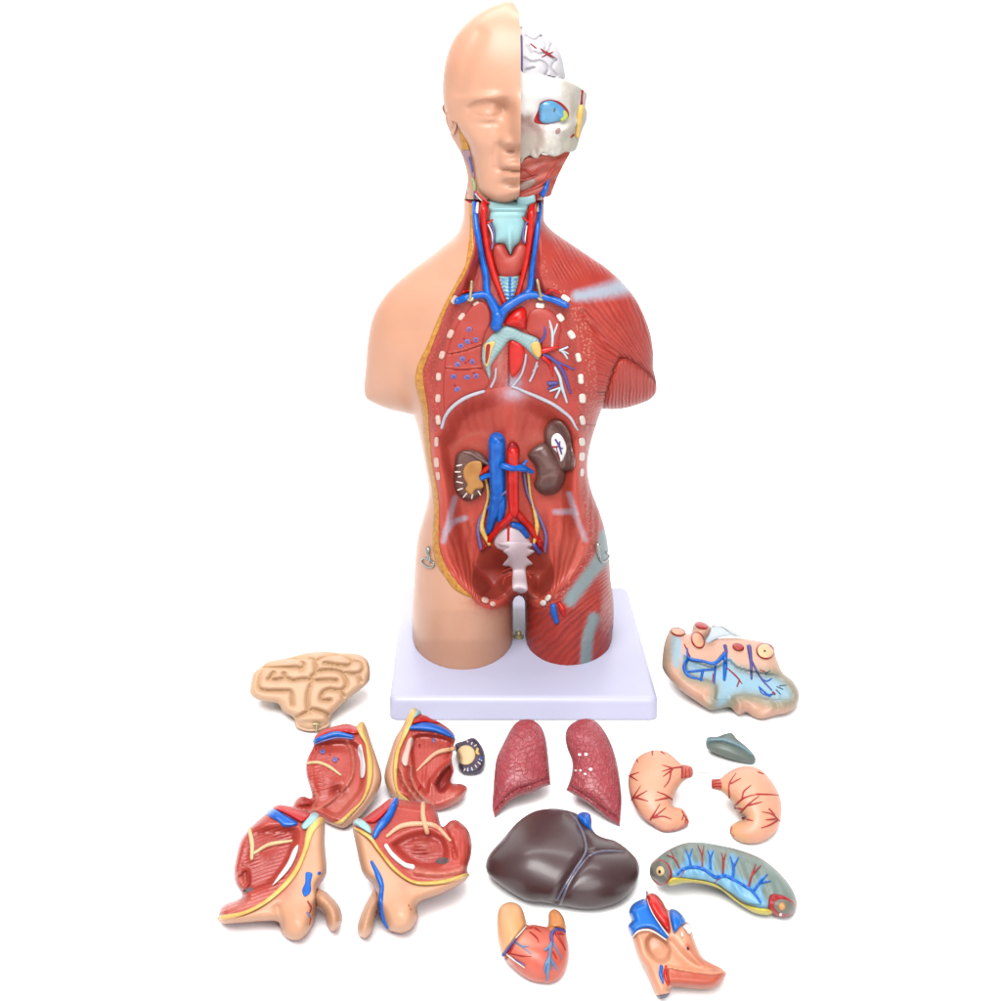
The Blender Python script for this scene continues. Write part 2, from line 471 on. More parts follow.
CHEST = join(cut(eb, (429.3, 432), False), arch, cut(ec, (585.4, 433), False)[::-1])
ABD = join(arch, cut(ec, (585.4, 433), True), PUBR[::-1], PELVB[::-1], PUBL[::-1], cut(eb, (429.3, 432), True)[::-1])

def wall_T(x, y):
    """level of the cavity floor away from its rim"""
    up = np.interp(y, [200, 260, 300, 330, 400], [41, 42, 51, 55, 53])
    low = np.interp(y, [380, 430, 500, 545, 570, 610], [42, 30, 24, 26, 26, 34])
    low = low + 16 * np.exp(-((x - 510) / 17.0) ** 2) * (1 - sst(545, 575, y))
    low = low - 7 * G(x, y, 493, 574, 15, 22) - 7 * G(x, y, 539, 576, 13, 22)
    low = low + 9 * G(x, y, 458, 555, 9, 30, -18) + 9 * G(x, y, 566, 548, 9, 32, 20)
    wa = sst(0, 20, np.maximum(sd(x, y, ABD), 0)) if np.size(x) else 0
    return up * (1 - wa) + low * wa
def hc(x, y, d=None):
    dc = np.maximum(sd(x, y, CAVITY), 0)
    W = np.interp(y, [200, 300, 400, 470, 540, 610], [7, 12, 15, 20, 28, 24])
    w = sst(0, 1, dc / W)
    return hbody(x, y) * (1 - w) + np.minimum(wall_T(x, y), hbody(x, y) + 5) * w

torso = thing('torso_model', 'large half flesh, half red muscle torso with open trunk on a lavender base', 'anatomical model', (50, 1316, 0))

# ---- base plate (rounded slab) and bolt
def slab(parent, name, x0, x1, y0, y1, z0, z1, r, bev, m):
    def ring(ins, z):
        out = []
        for cx, cy, a0 in ((x1 - r, y0 + r, -90), (x1 - r, y1 - r, 0), (x0 + r, y1 - r, 90), (x0 + r, y0 + r, 180)):
            for k in range(7):
                a = math.radians(a0 + 15 * k); out.append((cx + (r - ins) * math.cos(a), cy + (r - ins) * math.sin(a), z))
        return out
    rs = [ring(1.5, z0), ring(0, z0 + 1.5)]
    for k in range(6):
        a = math.pi / 2 * k / 5; rs.append(ring(bev * (1 - math.cos(a)), z1 - bev + bev * math.sin(a)))
    n = len(rs[0]); V = [p for q in rs for p in q]; Fs = []
    for i in range(len(rs) - 1):
        for j in range(n): Fs.append([i * n + j, i * n + (j + 1) % n, (i + 1) * n + (j + 1) % n, (i + 1) * n + j])
    Fs.append([(len(rs) - 1) * n + j for j in range(n)]); Fs.append([j for j in range(n)][::-1])
    return mesh_obj(name, V, Fs, m, parent)
base = slab(torso, 'base_plate', 389 - PX, 658.5 - PX, 1200, 1437, 0.3, BASE_TOP, 9, 6, BASEM)
def lathe(parent, name, c, prof, m, n=20):
    V, Fs = [], []
    for r, z in prof:
        for j in range(n):
            a = 2 * math.pi * j / n; V.append((c[0] + r * math.cos(a), c[1] + r * math.sin(a), c[2] + z))
    for i in range(len(prof) - 1):
        for j in range(n): Fs.append([i * n + j, i * n + (j + 1) % n, (i + 1) * n + (j + 1) % n, (i + 1) * n + j])
    Fs.append([(len(prof) - 1) * n + j for j in range(n)]); Fs.append([j for j in range(n)][::-1])
    return mesh_obj(name, V, Fs, m, parent)
bx = (518.5 - PX) / F * 1318
lathe(torso, 'bolt', (bx, 1318, BASE_TOP), [(5.6, 0), (5.6, 2.0), (4.8, 2.8), (3.4, 3.0), (3.4, 6), (2.8, 6.8), (.3, 6.9)], BRASS)

# ---- outer shells
def hback(x, y, d): return -np.interp(y, [190, 240, 320, 420, 480, 560, 620, 700], [.95, .8, .62, .62, .7, .95, 1.02, 1.02]) * BODY(x, y)
LEGB_L = curve([(412.6, 690), (440, 690), (490, 690), (513, 690)])
LEGB_R = curve([(526, 690), (560, 690), (600, 690), (611.5, 690)])
cutL = sl2[sl2[:, 1] < 690]; cutR = sr2[sr2[:, 1] < 690]
innerL = curve([(513, 690), (513, 640), (513, 610), (513, 600.5)]); innerR = curve([(525, 600.5), (525, 610), (525.5, 640), (526, 690)])
top_cap = curve([(464, 198.5), (466, 203), (469.3, 203)])
skin_front = join(sl[sl[:, 1] > 199], cutL, LEGB_L, innerL, PUBL[::-1], curve([(472, 598), (474, 600)]), ea[::-1])
def redp(x, y):
    a = .85 * np.exp(-np.maximum(513 - x, 0) / 4.5) * sst(592, 604, y) * (1 - sst(640, 668, y))
    b = .75 * np.exp(-pdist(x, y, PUBL) / 5.0)
    return np.clip(a + b, 0, .92)
patch(torso, 'skin_shell', skin_front, hbody, SKINT, TF, res=2.8, rings=(.3, .9, 1.9), attrs={'redpaint': redp}, sharp=None)
musc_front = join(ec, PUBR[::-1], innerR, LEGB_R[::-1], cutR[::-1], sr[sr[:, 1] > 199][::-1])

T1 = curve([(577, 296), (600, 292), (629, 285)]); T2 = curve([(606, 536), (602, 556), (586, 579), (570, 600)]); T3 = curve([(594, 618), (588, 638), (585, 672)])
CWALL = ec[(ec[:, 1] > 225)]
def phase_m(x, y):
    delt = np.arctan2(y - 392, x - 664) * 120
    trap = (x * .86 - y * .52) * 1.8
    arm = x * 1.8 + .08 * y
    leg = np.arctan2(y - 540, x - 665) * 150
    legb = x * 1.1
    ph = np.where(y < 284 - (x - 580) * .12, trap, delt)
    inarm = (sd(x, y, np.concatenate([DELT, [(660, 420), (600, 420)]])) > 0)
    ph = np.where(inarm, arm, ph)
    ph = np.where(y > 425, np.where(y < 557, legb, leg), ph)
    return ph
def famt_m(x, y):
    st = sst(10, 14, pdist(x, y, CWALL))
    seam = np.abs(y - (284 - (x - 580) * .12))
    return np.clip(np.where(y < 425, st * sst(2, 14, seam), .75 * sst(1, 9, np.abs(y - 557))) * (1 - tendon_a(x, y)) * (1 - tendon_b(x, y)), 0, 1)
def stip(x, y):
    w = np.interp(y, [225, 290, 320, 400, 440, 560], [5, 8, 16, 13, 6, 8])
    return (1 - sst(w * .8, w, pdist(x, y, CWALL))) * sst(240, 290, y)
def bandf(l, w, soft): return lambda x, y: (1 - sst(w, w + soft, pdist(x, y, l))) * .95
tendon_a = lambda x, y: np.clip((1 - sst(1.0, np.interp(x, [575, 625], [9, 15]), pdist(x, y, T1))) * .95, 0, 1)
tendon_b = lambda x, y: np.clip(bandf(T2, 3.4, 6.5)(x, y) + bandf(T3, 3.2, 5)(x, y) + .9 * G(x, y, 606, 550, 7, 16), 0, .95)
patch(torso, 'muscle_shell', musc_front, hbody, MUSCLE, TF, res=2.2, rings=(.3, .9, 1.9), sharp=None,
      attrs={'phase': phase_m, 'famt': famt_m, 'stip': stip, 'tendon_sheen': tendon_a, 'tendon_sheen2': tendon_b})
# back of the body: one closed skin/muscle half each
BL = join(sl[sl[:, 1] > 199], cutL, LEGB_L, curve([(513, 690), (513, 610), (513.4, 601), (515.6, 597), (519, 595.6)]), curve([(519, 595.6), (519, 400), (506, 199.5)]))
BR = join(sr[sr[:, 1] > 199][::-1], curve([(544, 199.5), (506, 199.5)]), curve([(506, 199.5), (519, 400), (519, 595.6)]), curve([(519, 595.6), (522.4, 597), (524.6, 601), (525, 610), (526, 690)]), LEGB_R, cutR[::-1])
def flipf(f): return lambda x, y, d: f(x, y, d)
z0 = lambda x, y: np.zeros_like(x)
def backshell(name, out, m, at):
    poly = loop(out); P, Fc = tri(poly, 4.0, [.4, 1.2, 2.4]); x, y = P[:, 0], P[:, 1]
    mesh_obj(name, TF.lift(x, y, hback(x, y, None)), Fc[:, ::-1].tolist(), m, torso, {k: f(x, y) for k, f in at.items()}, None)
backshell('back_skin', BL, SKINT, {'redpaint': z0})
backshell('back_muscle', BR, MUSCLE, {'phase': phase_m, 'famt': lambda x, y: z0(x, y) + .8, 'stip': z0, 'tendon_sheen': z0, 'tendon_sheen2': tendon_b})
# neck cut face
patch(torso, 'neck_cut_face', [(465, 200.3, 1), (543.5, 200.3, 1), (543.5, 203.2, 1), (465, 203.2, 1)], lambda x, y, d: hbody(x, y) * .9 - 2, DKRED, TF, res=2, back=lambda x, y, d: hback(x, y, d) * .9, rings=(.5,))
# cut fat border
fat_out = join(ea, curve([(472, 598), (474, 600)]), eb[::-1])
fat_bead = lambda x, y: .5 * np.sin(y * 1.6) * np.sin(x * 1.3 + y * .3)
patch(torso, 'fat_border', fat_out, lambda x, y, d: hbody(x, y) + 1.6 * dome(d, 2.2) + fat_bead(x, y) * sst(0, 1.5, d), FAT, TF, res=1.3, skirt=4, rings=(.4, 1.0))

# ---- cavity linings
PERI = curve([(495, 369), (494.5, 378), (491, 387)])
def phase_c(x, y): return np.where(x < 509, (x + .25 * y) * .9, (x - .3 * y) * .9)
def stip_c(x, y): return .9 * (1 - sst(10, 14, np.maximum(sd(x, y, CAVITY), 0))) * sst(290, 310, y)
def famt_c(x, y): return np.where((y > 345) & (x > 493) & (x < 512), .7, np.where(y < 300, .5, .1))
patch(torso, 'chest_lining', CHEST, lambda x, y, d: hc(x, y), WALL, TF, res=2.0, rings=(.4, 1.2), sharp=None,
      attrs={'phase': phase_c, 'famt': famt_c, 'stip': stip_c, 'tendon_sheen': lambda x, y: .8 * G(x, y, 514, 384, 7, 8), 'pink': lambda x, y: .6 * G(x, y, 500, 362, 6, 22)})  # pale blue spot at chest centre is a whitish sheen painted into the colour
IL1 = curve([(455, 498), (448.5, 522), (443.5, 541)]); IL2 = curve([(445, 533), (454, 522), (465.5, 518)])
IR1 = curve([(555, 512), (572, 512), (576, 517), (585.5, 540)]); IR2 = curve([(569, 494), (576, 514)])
def phase_a(x, y):
    up = np.arctan2(x - 500, 560 - y) * 105
    lf = np.arctan2(x - 474, 612 - y) * 60; rt = np.arctan2(x - 552, 612 - y) * 60
    return np.where(y < 470, up, np.where(x < 510, lf, rt))
def famt_a(x, y): return np.where(y < 470, (.3 + .6 * G(x, y, 472, 410, 16, 22)) * (1 - sst(425, 450, y)), np.where((x < 482) | (x > 540), .9 * sst(500, 525, y), .1))
ten_sheen_a = lambda x, y: np.clip(sum(.75 * (1 - sst(1.2, 4.2, pdist(x, y, l))) for l in (IL1, IL2, IR1, IR2)) + .85 * G(x, y, 514, 393, 14, 8), 0, .85)  # iliac tendon strips, plus a whitish sheen painted in at the dome's centre
dark_a = lambda x, y: .55 * (1 - sst(420, 450, y)) * (1 - G(x, y, 514, 395, 20, 14))
pink_a = lambda x, y: np.clip(.6 * np.exp(-(pdist(x, y, curve([(456, 445), (466, 437), (480, 433), (490, 437)])) / 2.0) ** 2) + .55 * G(x, y, 534, 440, 14, 8, -20) + .5 * G(x, y, 478, 447, 12, 5)
                               + .5 * np.where((y > 515), G(x, y, 568, 552, 14, 32, 15), 0), 0, .8)
patch(torso, 'abdomen_lining', ABD, lambda x, y, d: hc(x, y), BOWL, TF, res=2.0, rings=(.4, 1.2), sharp=None,
      attrs={'phase': phase_a, 'famt': famt_a, 'tendon_sheen': ten_sheen_a, 'dark': dark_a, 'pink': pink_a})

# ---- diaphragm rim and pericardium edges
hcx = lambda x, y: hc(x, y)
tube(torso, 'diaphragm_rim', TENDW, [(cut(cut(arch, (441.7, 427.5), True), (485, 391), False)[::3], [1.6, 2.0, 2.0, 1.7])], hcx, TF)
tube(torso, 'diaphragm_rim', TENDW, [(cut(cut(arch, (512.3, 386.8), True), (577.5, 429.7), False)[::3], [1.3, 1.8, 1.9, 1.2])], hcx, TF)
tube(torso, 'pleura_edge', TENDW, [([(496, 369), (495, 378), (491, 387)], 1.2)], hcx, TF)
tube(torso, 'pleura_edge', TENDW, [([(526, 355), (524.7, 364), (520.8, 375.7), (512.3, 386.8)], 1.2), ([(537, 362.7), (533.8, 373), (530, 381)], 1.2), ([(533, 371), (538, 366)], .8)], hcx, TF)

# ---- cut rib ends
ribs = [(454.4, 299.7, 4.0, 2.6, -60), (476.5, 304.3, 3.7, 2.5, -30), (461.6, 316.6, 3.9, 2.4, -55), (450.5, 334, 4.4, 2.5, -65), (442, 355, 4.0, 2.4, -75), (438.6, 376.8, 3.9, 2.3, 88), (438, 398.4, 4.2, 2.4, 90),
        (438.2, 420, 4.4, 2.3, 88), (436.5, 442, 4.6, 2.0, 92), (436.5, 462.6, 4.4, 2.3, 88), (438, 476, 3.9, 1.8, 78),
        (565.6, 298.4, 4.4, 2.7, 28), (540, 305.6, 4.2, 2.6, 4), (560.4, 317.5, 4.4, 2.8, 52), (571.4, 334.8, 4.6, 2.9, 58), (578.3, 357.5, 4.6, 2.6, 72), (580.8, 379, 4.6, 2.6, 85), (582.4, 398.4, 4.8, 2.8, 87),
        (582.4, 420.3, 4.2, 2.5, 80), (582, 441.8, 4.0, 2.5, 85), (582, 456.6, 4.0, 2.4, 90), (582, 472.5, 3.7, 1.7, 92)]
for cx, cy, a, b, an in ribs:
    over(torso, 'rib_end', rrect(cx, cy, a * rng.uniform(1.0, 1.14), b * rng.uniform(1.08, 1.24), an + rng.uniform(-5, 5)), hcx, 2.0, BONE if cx > 510 else PINKB, TF, R=1.3, res=1.0, skirt=3, rings=(.25, .7), step=.7)

# ---- right-hand (viewer's left) lung section
LS = zc(420, 290, 7.7, [(430, 92), (500, 95), (540, 160), (545, 250), (505, 330), (480, 430), (474, 540), (490, 610), (535, 690), (500, 765), (385, 800), (290, 855), (225, 905), (190, 960), (180, 760), (192, 560), (218, 440), (270, 300), (345, 190)])
fis = [curve(zc(420, 290, 7.7, l), 2) for l in ([(215, 497), (330, 475), (480, 425)], [(192, 605), (320, 615), (480, 603)])]
over(torso, 'lung_section', LS, lambda x, y: hc(x, y) - sum(1.5 * groove(x, y, f, .7) - .9 * groove(x, y + 1.6, f, .9) for f in fis), 2.2, LUNGSEC, TF, R=4, res=1.4, skirt=3)
for i, (cx, cy) in enumerate(zc(420, 290, 7.7, [(378, 303), (315, 430), (365, 397), (430, 383), (325, 530), (288, 573), (403, 553), (258, 667), (362, 672), (432, 663), (288, 765)])):
    v = over(torso, 'vessel_end', ell(cx, cy, 3.3, 2.7, rng.uniform(-30, 30)), lambda x, y: hc(x, y) + 1.8, 1.1, LILAC, TF, R=1.1, res=.9, skirt=2, rings=(.3,), step=.7)
    over(v, 'lumen', ell(cx + .2, cy + .1, 1.5, 1.2), lambda x, y: hc(x, y) + 2.8, .3, PURPLE if i % 3 else DKRED, TF, R=.8, res=.7, skirt=1, rings=(.2,), step=.5)

for cx, cy in zc(420, 290, 7.7, [(398, 300), (340, 375), (400, 405), (352, 560), (300, 590), (268, 735), (415, 640), (380, 545)]):
    over(torso, 'vessel_end', ell(cx, cy, 1.7, 1.2, rng.uniform(-60, 60)), lambda x, y: hc(x, y) + 1.9, .7, DKRED, TF, R=.9, res=.8, skirt=2, rings=(.3,), step=.6)

# ---- bronchi, aorta behind, bronchial tree
BR_O = [(503, 326.5), (492.7, 334), (485.5, 342), (482.3, 348), (482, 360), (485, 368), (489.3, 379.6), (491, 373), (490.8, 366.6), (495, 359), (503, 348.4), (511, 340), (523.4, 346.5), (531, 353.6), (537.7, 359.5), (541, 352),
        (540, 344.5), (537, 338), (523.4, 332.6), (513, 327.5)]
bro = lambda x, y: hc(x, y) + .3 * np.sin(pdist(x, y, [(507, 300), (508, 326)]) * 1.7)
bronchus = over(torso, 'bronchus', BR_O, bro, 4.5, TEAL, TF, R=4.5, res=1.3, skirt=3)
over(bronchus, 'gland', zc(500, 290, 7.7, [(300, 400), (320, 485), (296, 522), (255, 485), (240, 415)]), lambda x, y: hc(x, y) + 4.2, 1.8, YELLOW, TF, R=2, res=1.2)
over(bronchus, 'gland', zc(420, 290, 7.7, [(500, 420), (560, 395), (580, 410), (550, 480), (530, 570), (508, 590), (500, 500)]), lambda x, y: hc(x, y) + 4.4, 1.2, YELLOW, TF, R=2, res=1.2)
over(bronchus, 'bronchus_opening', zc(420, 290, 7.7, [(512, 425), (540, 420), (535, 480), (518, 560), (505, 560), (505, 480)]), lambda x, y: hc(x, y) + 5.6, .8, DKRED, TF, R=1.5, res=1)
over(torso, 'descending_aorta', [(509.8, 342), (516, 341), (523, 346), (524.7, 357), (519.5, 370), (512.3, 377), (509.7, 368), (509, 355)], hcx, 3, REDM, TF, R=5, res=1.4)
over(torso, 'aortic_arch', zc(500, 290, 7.7, [(30, 262), (60, 205), (110, 155), (180, 130), (205, 170), (205, 250), (190, 305), (110, 285)]), hcx, 10, REDM, TF, puff=True, res=1.5)
over(torso, 'lung_hilum', zc(500, 290, 7.7, [(205, 320), (215, 200), (260, 145), (340, 140), (420, 180), (470, 280), (450, 400), (430, 470), (330, 470), (300, 380)]), hcx, 3.2, LUNGSEC, TF, R=8, res=1.6)
W5 = lambda pts: zc(500, 290, 7.7, pts)
hl = lambda x, y: hc(x, y) + 2.5 * G(x, y, 545, 340, 14, 20)
tube(torso, 'pulmonary_artery', REDM, [(W5([(330, 470), (380, 455), (440, 440)]), [3.2, 2.6, 1.4]), (W5([(335, 520), (385, 570), (405, 660)]), [2.4, 2, .8]), (W5([(430, 450), (450, 390)]), [1.2, .8]), (W5([(440, 560), (520, 615)]), [1, .8])], hl, TF)
tube(torso, 'pulmonary_vein', PURPLE, [(W5([(325, 215), (345, 300), (340, 360), (305, 405)]), [1, 1.4, 1.5, 1.3]), (W5([(328, 488), (420, 545), (490, 640), (540, 790)]), [1.7, 1.8, 1.9, 1.2]), (W5([(430, 545), (520, 590), (570, 610)]), [1.1, .9]), (W5([(375, 210), (375, 250)]), [1.6, 1.2]),
     (W5([(380, 720), (440, 715)]), [2.2, 1.6]), (W5([(375, 760), (430, 730)]), [1.2, 1])], hl, TF)
tube(torso, 'bronchial_tree', BTREE, [(W5([(375, 215), (398, 300), (405, 360), (402, 430)]), [1.2, 1.4, 1.6, 1.3]), (W5([(350, 235), (398, 310)]), .9), (W5([(440, 265), (412, 345)]), 1.2), (W5([(520, 440), (462, 465)]), 1.1), (W5([(465, 462), (495, 490), (518, 525)]), 1.1), (W5([(480, 465), (525, 490)]), .8),
     (W5([(425, 600), (460, 670), (478, 750), (515, 865)]), [1.2, 1.7, 1.7, 1]), (W5([(472, 740), (430, 830)]), 1.2), (W5([(470, 750), (388, 778)]), 1.0)], hl, TF, off=.9)

# ---- neck organs
W1 = lambda pts: zc(420, 190, 6.673, pts)
nk = lambda x, y: hc(x, y) + 1
over(torso, 'larynx', W1([(455, 70), (560, 66), (722, 70), (715, 130), (698, 180), (703, 230), (690, 290), (660, 350), (622, 385), (605, 432), (588, 400), (560, 355), (500, 350), (493, 270), (462, 200), (468, 150)]),
     lambda x, y: hc(x, y) + 1.2 * np.sin((y - 200) * .9) * sst(196, 200, y) * (1 - sst(214, 220, y)) + 4 * np.exp(-((x - 509.5) / 3.5) ** 2) * sst(222, 240, y), 9, CYAN, TF, R=9, res=1.5)
thy = over(torso, 'thyroid', W1([(488, 375), (540, 357), (583, 400), (605, 436), (632, 388), (662, 357), (712, 372), (716, 430), (692, 520), (652, 572), (600, 590), (530, 575), (500, 500), (484, 430)]), hcx, 11, LUNGSEC, TF, puff=True, res=1.4)
tra = over(torso, 'trachea', W1([(528, 570), (655, 570), (622, 725), (572, 735)]), lambda x, y: hc(x, y) + .8 * np.sin(y * 1.75), 5, CYAN, TF, R=6, res=1.0)
hv = lambda x, y: hc(x, y) + 4.6
tube(tra, 'thyroid_vein', BLUE, [(W1([(605, 490), (600, 600), (600, 725)]), [.9, 1.3, 1.1]), (W1([(600, 560), (635, 480), (660, 460)]), [.9, .6]), (W1([(598, 545), (570, 500)]), [.8, .5])] +
     [(W1([(548 + i * 5, 600 + 26 * i), (600, 606 + 26 * i), (648 - i * 5, 598 + 26 * i)]), .6) for i in range(5)], hv, TF)
tube(torso, 'carotid_artery', REDM, [(W1([(428, 88), (425, 200), (442, 350), (482, 520), (522, 640), (562, 745)]), [3.6, 3.6, 3.7, 3.6, 3.2, 2.4])], nk, TF, off=.7)
tube(torso, 'carotid_artery', REDM, [(W1([(752, 92), (742, 200), (732, 330), (710, 470), (680, 600), (652, 700)]), [4.0, 3.8, 3.4, 3.3, 2.6, 2.0])], nk, TF, off=.7)
tube(torso, 'jugular_vein', BLUE, [(W1([(362, 88), (376, 230), (406, 420), (438, 560), (448, 680), (480, 740)]), [2.4, 3.0, 3.4, 3.4, 3.6, 4])], nk, TF, off=.6)
tube(torso, 'jugular_vein', BLUE, [(W1([(802, 92), (786, 250), (766, 420), (748, 560), (735, 660), (690, 715)]), [2.2, 2.4, 2.7, 3.0, 3.4, 4])], nk, TF, off=.6)
tube(torso, 'brachiocephalic_vein', BLUE, [(W1([(250, 742), (330, 712), (440, 702), (492, 770), (525, 850)]), [3.6, 3.6, 3.6, 4.6, 5.4]), (W1([(975, 770), (880, 728), (740, 700), (640, 742), (560, 800), (516, 880)]), [3.4, 3.4, 3.8, 4.4, 4.8, 5.6]), (W1([(520, 840), (508, 905)]), [6.2, 5.6])], nk, TF, off=.8, sides=12)
tube(torso, 'neck_nerve', BONE, [(W1([(386, 90), (380, 150)]), 1.6)], nk, TF); tube(torso, 'neck_nerve', CREAM, [(W1([(786, 95), (784, 140)]), 1.2)], nk, TF, off=1.2)
for s_, pp in ((1, [(462, 215), (488, 260), (492, 320), (480, 390)]), (0, [(712, 215), (690, 270), (690, 330), (704, 350)])):
    lx = tube(torso, 'laryngeal_vessel', LILAC, [(W1(pp), .9)], lambda x, y: hc(x, y) + 6, TF)
    q = [(455, 230), (480, 290), (486, 350)] if s_ else [(712, 240), (704, 300), (700, 350)]
    tube(lx, 'laryngeal_nerve', WHITE, [(W1(q), .8)], lambda x, y: hc(x, y) + 5, TF)
    q = [(492, 190), (470, 212), (450, 220)] if s_ else [(690, 185), (712, 205), (730, 215)]
    tube(lx, 'laryngeal_artery', REDM, [(W1(q), 1.0)], lambda x, y: hc(x, y) + 6, TF)
    tube(torso, 'subclavian_artery', REDM, [(W1([(290, 680), (330, 672)] if s_ else [(840, 690), (880, 668), (930, 690)]), 1.4)], nk, TF)
for p, q in (((345, 612), (335, 722)), ((783, 602), (806, 716))):
    k_ = tube(torso, 'hook_peg', BRASS, [(W1([p, ((p[0] + q[0]) / 2, (p[1] + q[1]) / 2), (q[0], q[1] - 8)]), [1.4, 1.5, 1.6])], lambda x, y: hc(x, y) + 11 - (y - 280) * .25, TF)
    c = W1([q])[0]
    over(k_, 'peg_collar', ell(c[0], c[1], 3.9, 3.7), lambda x, y: hc(x, y) + 6, 1.5, BRASS, TF, R=1.5, res=1, skirt=6, rings=(.3,), step=.8)
    over(k_, 'peg_hole', ell(c[0], c[1], 1.7, 1.6), lambda x, y: hc(x, y) + 7.4, .4, STEEL, TF, R=1, res=.8, skirt=1, rings=(.3,), step=.6)

# ---- abdomen organs
W4 = lambda pts: zc(420, 400, 9.1, pts)
kid = over(torso, 'kidney', W4([(318, 560), (330, 500), (360, 470), (420, 450), (500, 455), (575, 490), (632, 575), (600, 610), (570, 600), (565, 700), (560, 770), (582, 800), (570, 850), (500, 905), (430, 922), (360, 880), (318, 790), (308, 680)]),
           hcx, 9, BROWN, TF, R=5, res=1.3, skirt=5, label='cut open dark kidney with ochre core')
over(kid, 'renal_pelvis', W4([(393, 640), (430, 580), (490, 555), (556, 565), (562, 640), (542, 700), (570, 750), (572, 800), (505, 815), (467, 865), (413, 820), (430, 770), (400, 720)]),
     lambda x, y: hc(x, y) + 9.2 - 1.2 * G(x, y, 472, 474, 4, 8), 1.6, OCHRE, TF, R=2, res=1.2, skirt=2)
rays_ = [((335, 600), (378, 590)), ((322, 655), (365, 655)), ((335, 745), (385, 755)), ((345, 820), (385, 805)), ((395, 885), (425, 850)), ((470, 895), (478, 860)), ((530, 830), (550, 862)), ((350, 700), (372, 695))]
tube(kid, 'cortex_rays', BONE, [(W4([a, b]), .75) for a, b in rays_], lambda x, y: hc(x, y) + 8.8, TF, off=0.1)
tube(kid, 'kidney_fold', BROWN, [(W4([(395, 475), (470, 490), (560, 545), (625, 585)]), [1.2, 2.2, 2.2, 1.2])], lambda x, y: hc(x, y) + 7.5, TF)
W6 = lambda pts: zc(500, 400, 9.1, pts)
kid2 = over(torso, 'spleen', W6([(398, 330), (412, 250), (460, 193), (520, 178), (590, 218), (640, 310), (662, 430), (688, 540), (672, 620), (600, 652), (530, 640), (470, 520), (415, 400)]), lambda x, y: hc(x, y) , 12, BROWN, TF, R=6.5, res=1.4, skirt=6, label='dark brown organ with white centre')
over(kid2, 'hilum', W6([(465, 360), (490, 312), (540, 306), (588, 370), (606, 450), (582, 530), (550, 562), (525, 490), (475, 430)]), lambda x, y: hc(x, y) + 11.5, 1.6, WHITE, TF, R=1.5, res=1.1, skirt=2)
tube(kid2, 'hilum_vessel', PURPLE, [(W6([(505, 360), (540, 420), (560, 490)]), [.9, 1.2, .8]), (W6([(545, 380), (540, 430), (570, 440)]), .7)], lambda x, y: hc(x, y) + 13, TF)
tube(kid2, 'hilum_artery', DKRED, [(W6([(478, 428), (520, 425)]), .9), (W6([(515, 440), (545, 540)]), .5)], lambda x, y: hc(x, y) + 13, TF)
over(torso, 'kidney', W6([(255, 490), (320, 420), (400, 385), (475, 435), (545, 560), (592, 655), (580, 750), (530, 840), (430, 872), (350, 840), (308, 770), (330, 700), (320, 600), (270, 540)]), lambda x, y: hc(x, y) - 1.0 * groove(x, y, curve([(536, 479), (547, 474), (558, 471)]), 2.0) , 15, BROWN, TF, puff=True, res=1.5, skirt=6, label='smooth dark brown kidney')
W0 = lambda pts: zc(400, 400, 4.55, pts)
vb = lambda x, y: hc(x, y)
tube(torso, 'vena_cava', BLUE, [([(497, 441), (497, 460), (497.5, 480), (498, 494)], [8.4, 8.7, 8.3, 7.8]), ([(498, 494), (495, 508), (491, 522), (488.5, 531)], [7.8, 6.8, 5, 3.2]), ([(500, 490), (502, 505), (500, 520)], [5, 4.6, 3]), ([(513, 524.5), (520, 527), (527, 536)], [2.6, 3.4, 2.6])], vb, TF, off=.5, sides=14)
over(torso, 'vein_opening', ell(497, 437.5, 6, 3.2, 5), lambda x, y: hc(x, y) + 11, 1.2, BLUE, TF, R=1.5, res=1.2)
aor = tube(torso, 'aorta', REDM, [([(513, 452), (513, 470), (513.4, 495), (514, 512)], [6, 6, 5.8, 5.2]), ([(514, 510), (508, 519), (499, 528), (488, 541)], [4.2, 3.6, 3.2, 2.8]), ([(514, 510), (522, 518.5), (532, 530), (540, 545)], [4.2, 3.6, 3.2, 2.4]), ([(508.5, 527), (508.3, 543)], 1.4)], vb, TF, off=.9, sides=12)
over(aor, 'aorta_opening', ell(513.3, 452, 6.6, 10.5), lambda x, y: hc(x, y) + 3, 5, DKRED, TF, R=5, res=1.3)
vb2 = lambda x, y: hc(x, y) + 8
tube(torso, 'renal_vein', BLUE, [([(503, 466), (512, 468), (522, 468), (532, 472)], [3.2, 3.2, 3.4, 2]), ([(521, 468), (526.5, 461)], [2, 1.4]), ([(497, 476), (488, 475.5), (482, 478)], [2.6, 2.4, 2.6])], vb2, TF, off=1.1)
tube(torso, 'renal_artery', REDM, [([(490, 465.5), (484, 471), (480.5, 474)], [1.8, 2.6, 1.4])], vb2, TF)
u1 = lambda x, y: hc(x, y) + 3
tube(torso, 'ureter', YELLOW, [([(485, 477), (487.5, 487), (488, 498), (483.5, 516), (482, 529), (489, 544)], [1.6, 1.6, 1.4, 1.8, 2.8, 1.8])], u1, TF)
tube(torso, 'ureter', YELLOW, [([(528, 474), (530.6, 497), (535, 514), (537, 527.5), (534, 543)], [1.5, 1.3, 1.4, 2.6, 1.5])], u1, TF)
tube(torso, 'gonadal_vessel', LILAC, [([(505.5, 492), (492, 503), (480.5, 518), (478, 532), (481, 549)], [1.2, 1.2, 1.4, 1.6, 1.8])], lambda x, y: hc(x, y) + 5 * sst(483, 495, x) + 1.5, TF, off=.8)
tube(torso, 'gonadal_vessel', LILAC, [([(524, 474), (526.5, 490), (531, 502), (540.5, 520), (546, 536), (545, 551)], [1.3, 1.3, 1.4, 1.5, 1.6, 1.8])], u1, TF, off=.2)
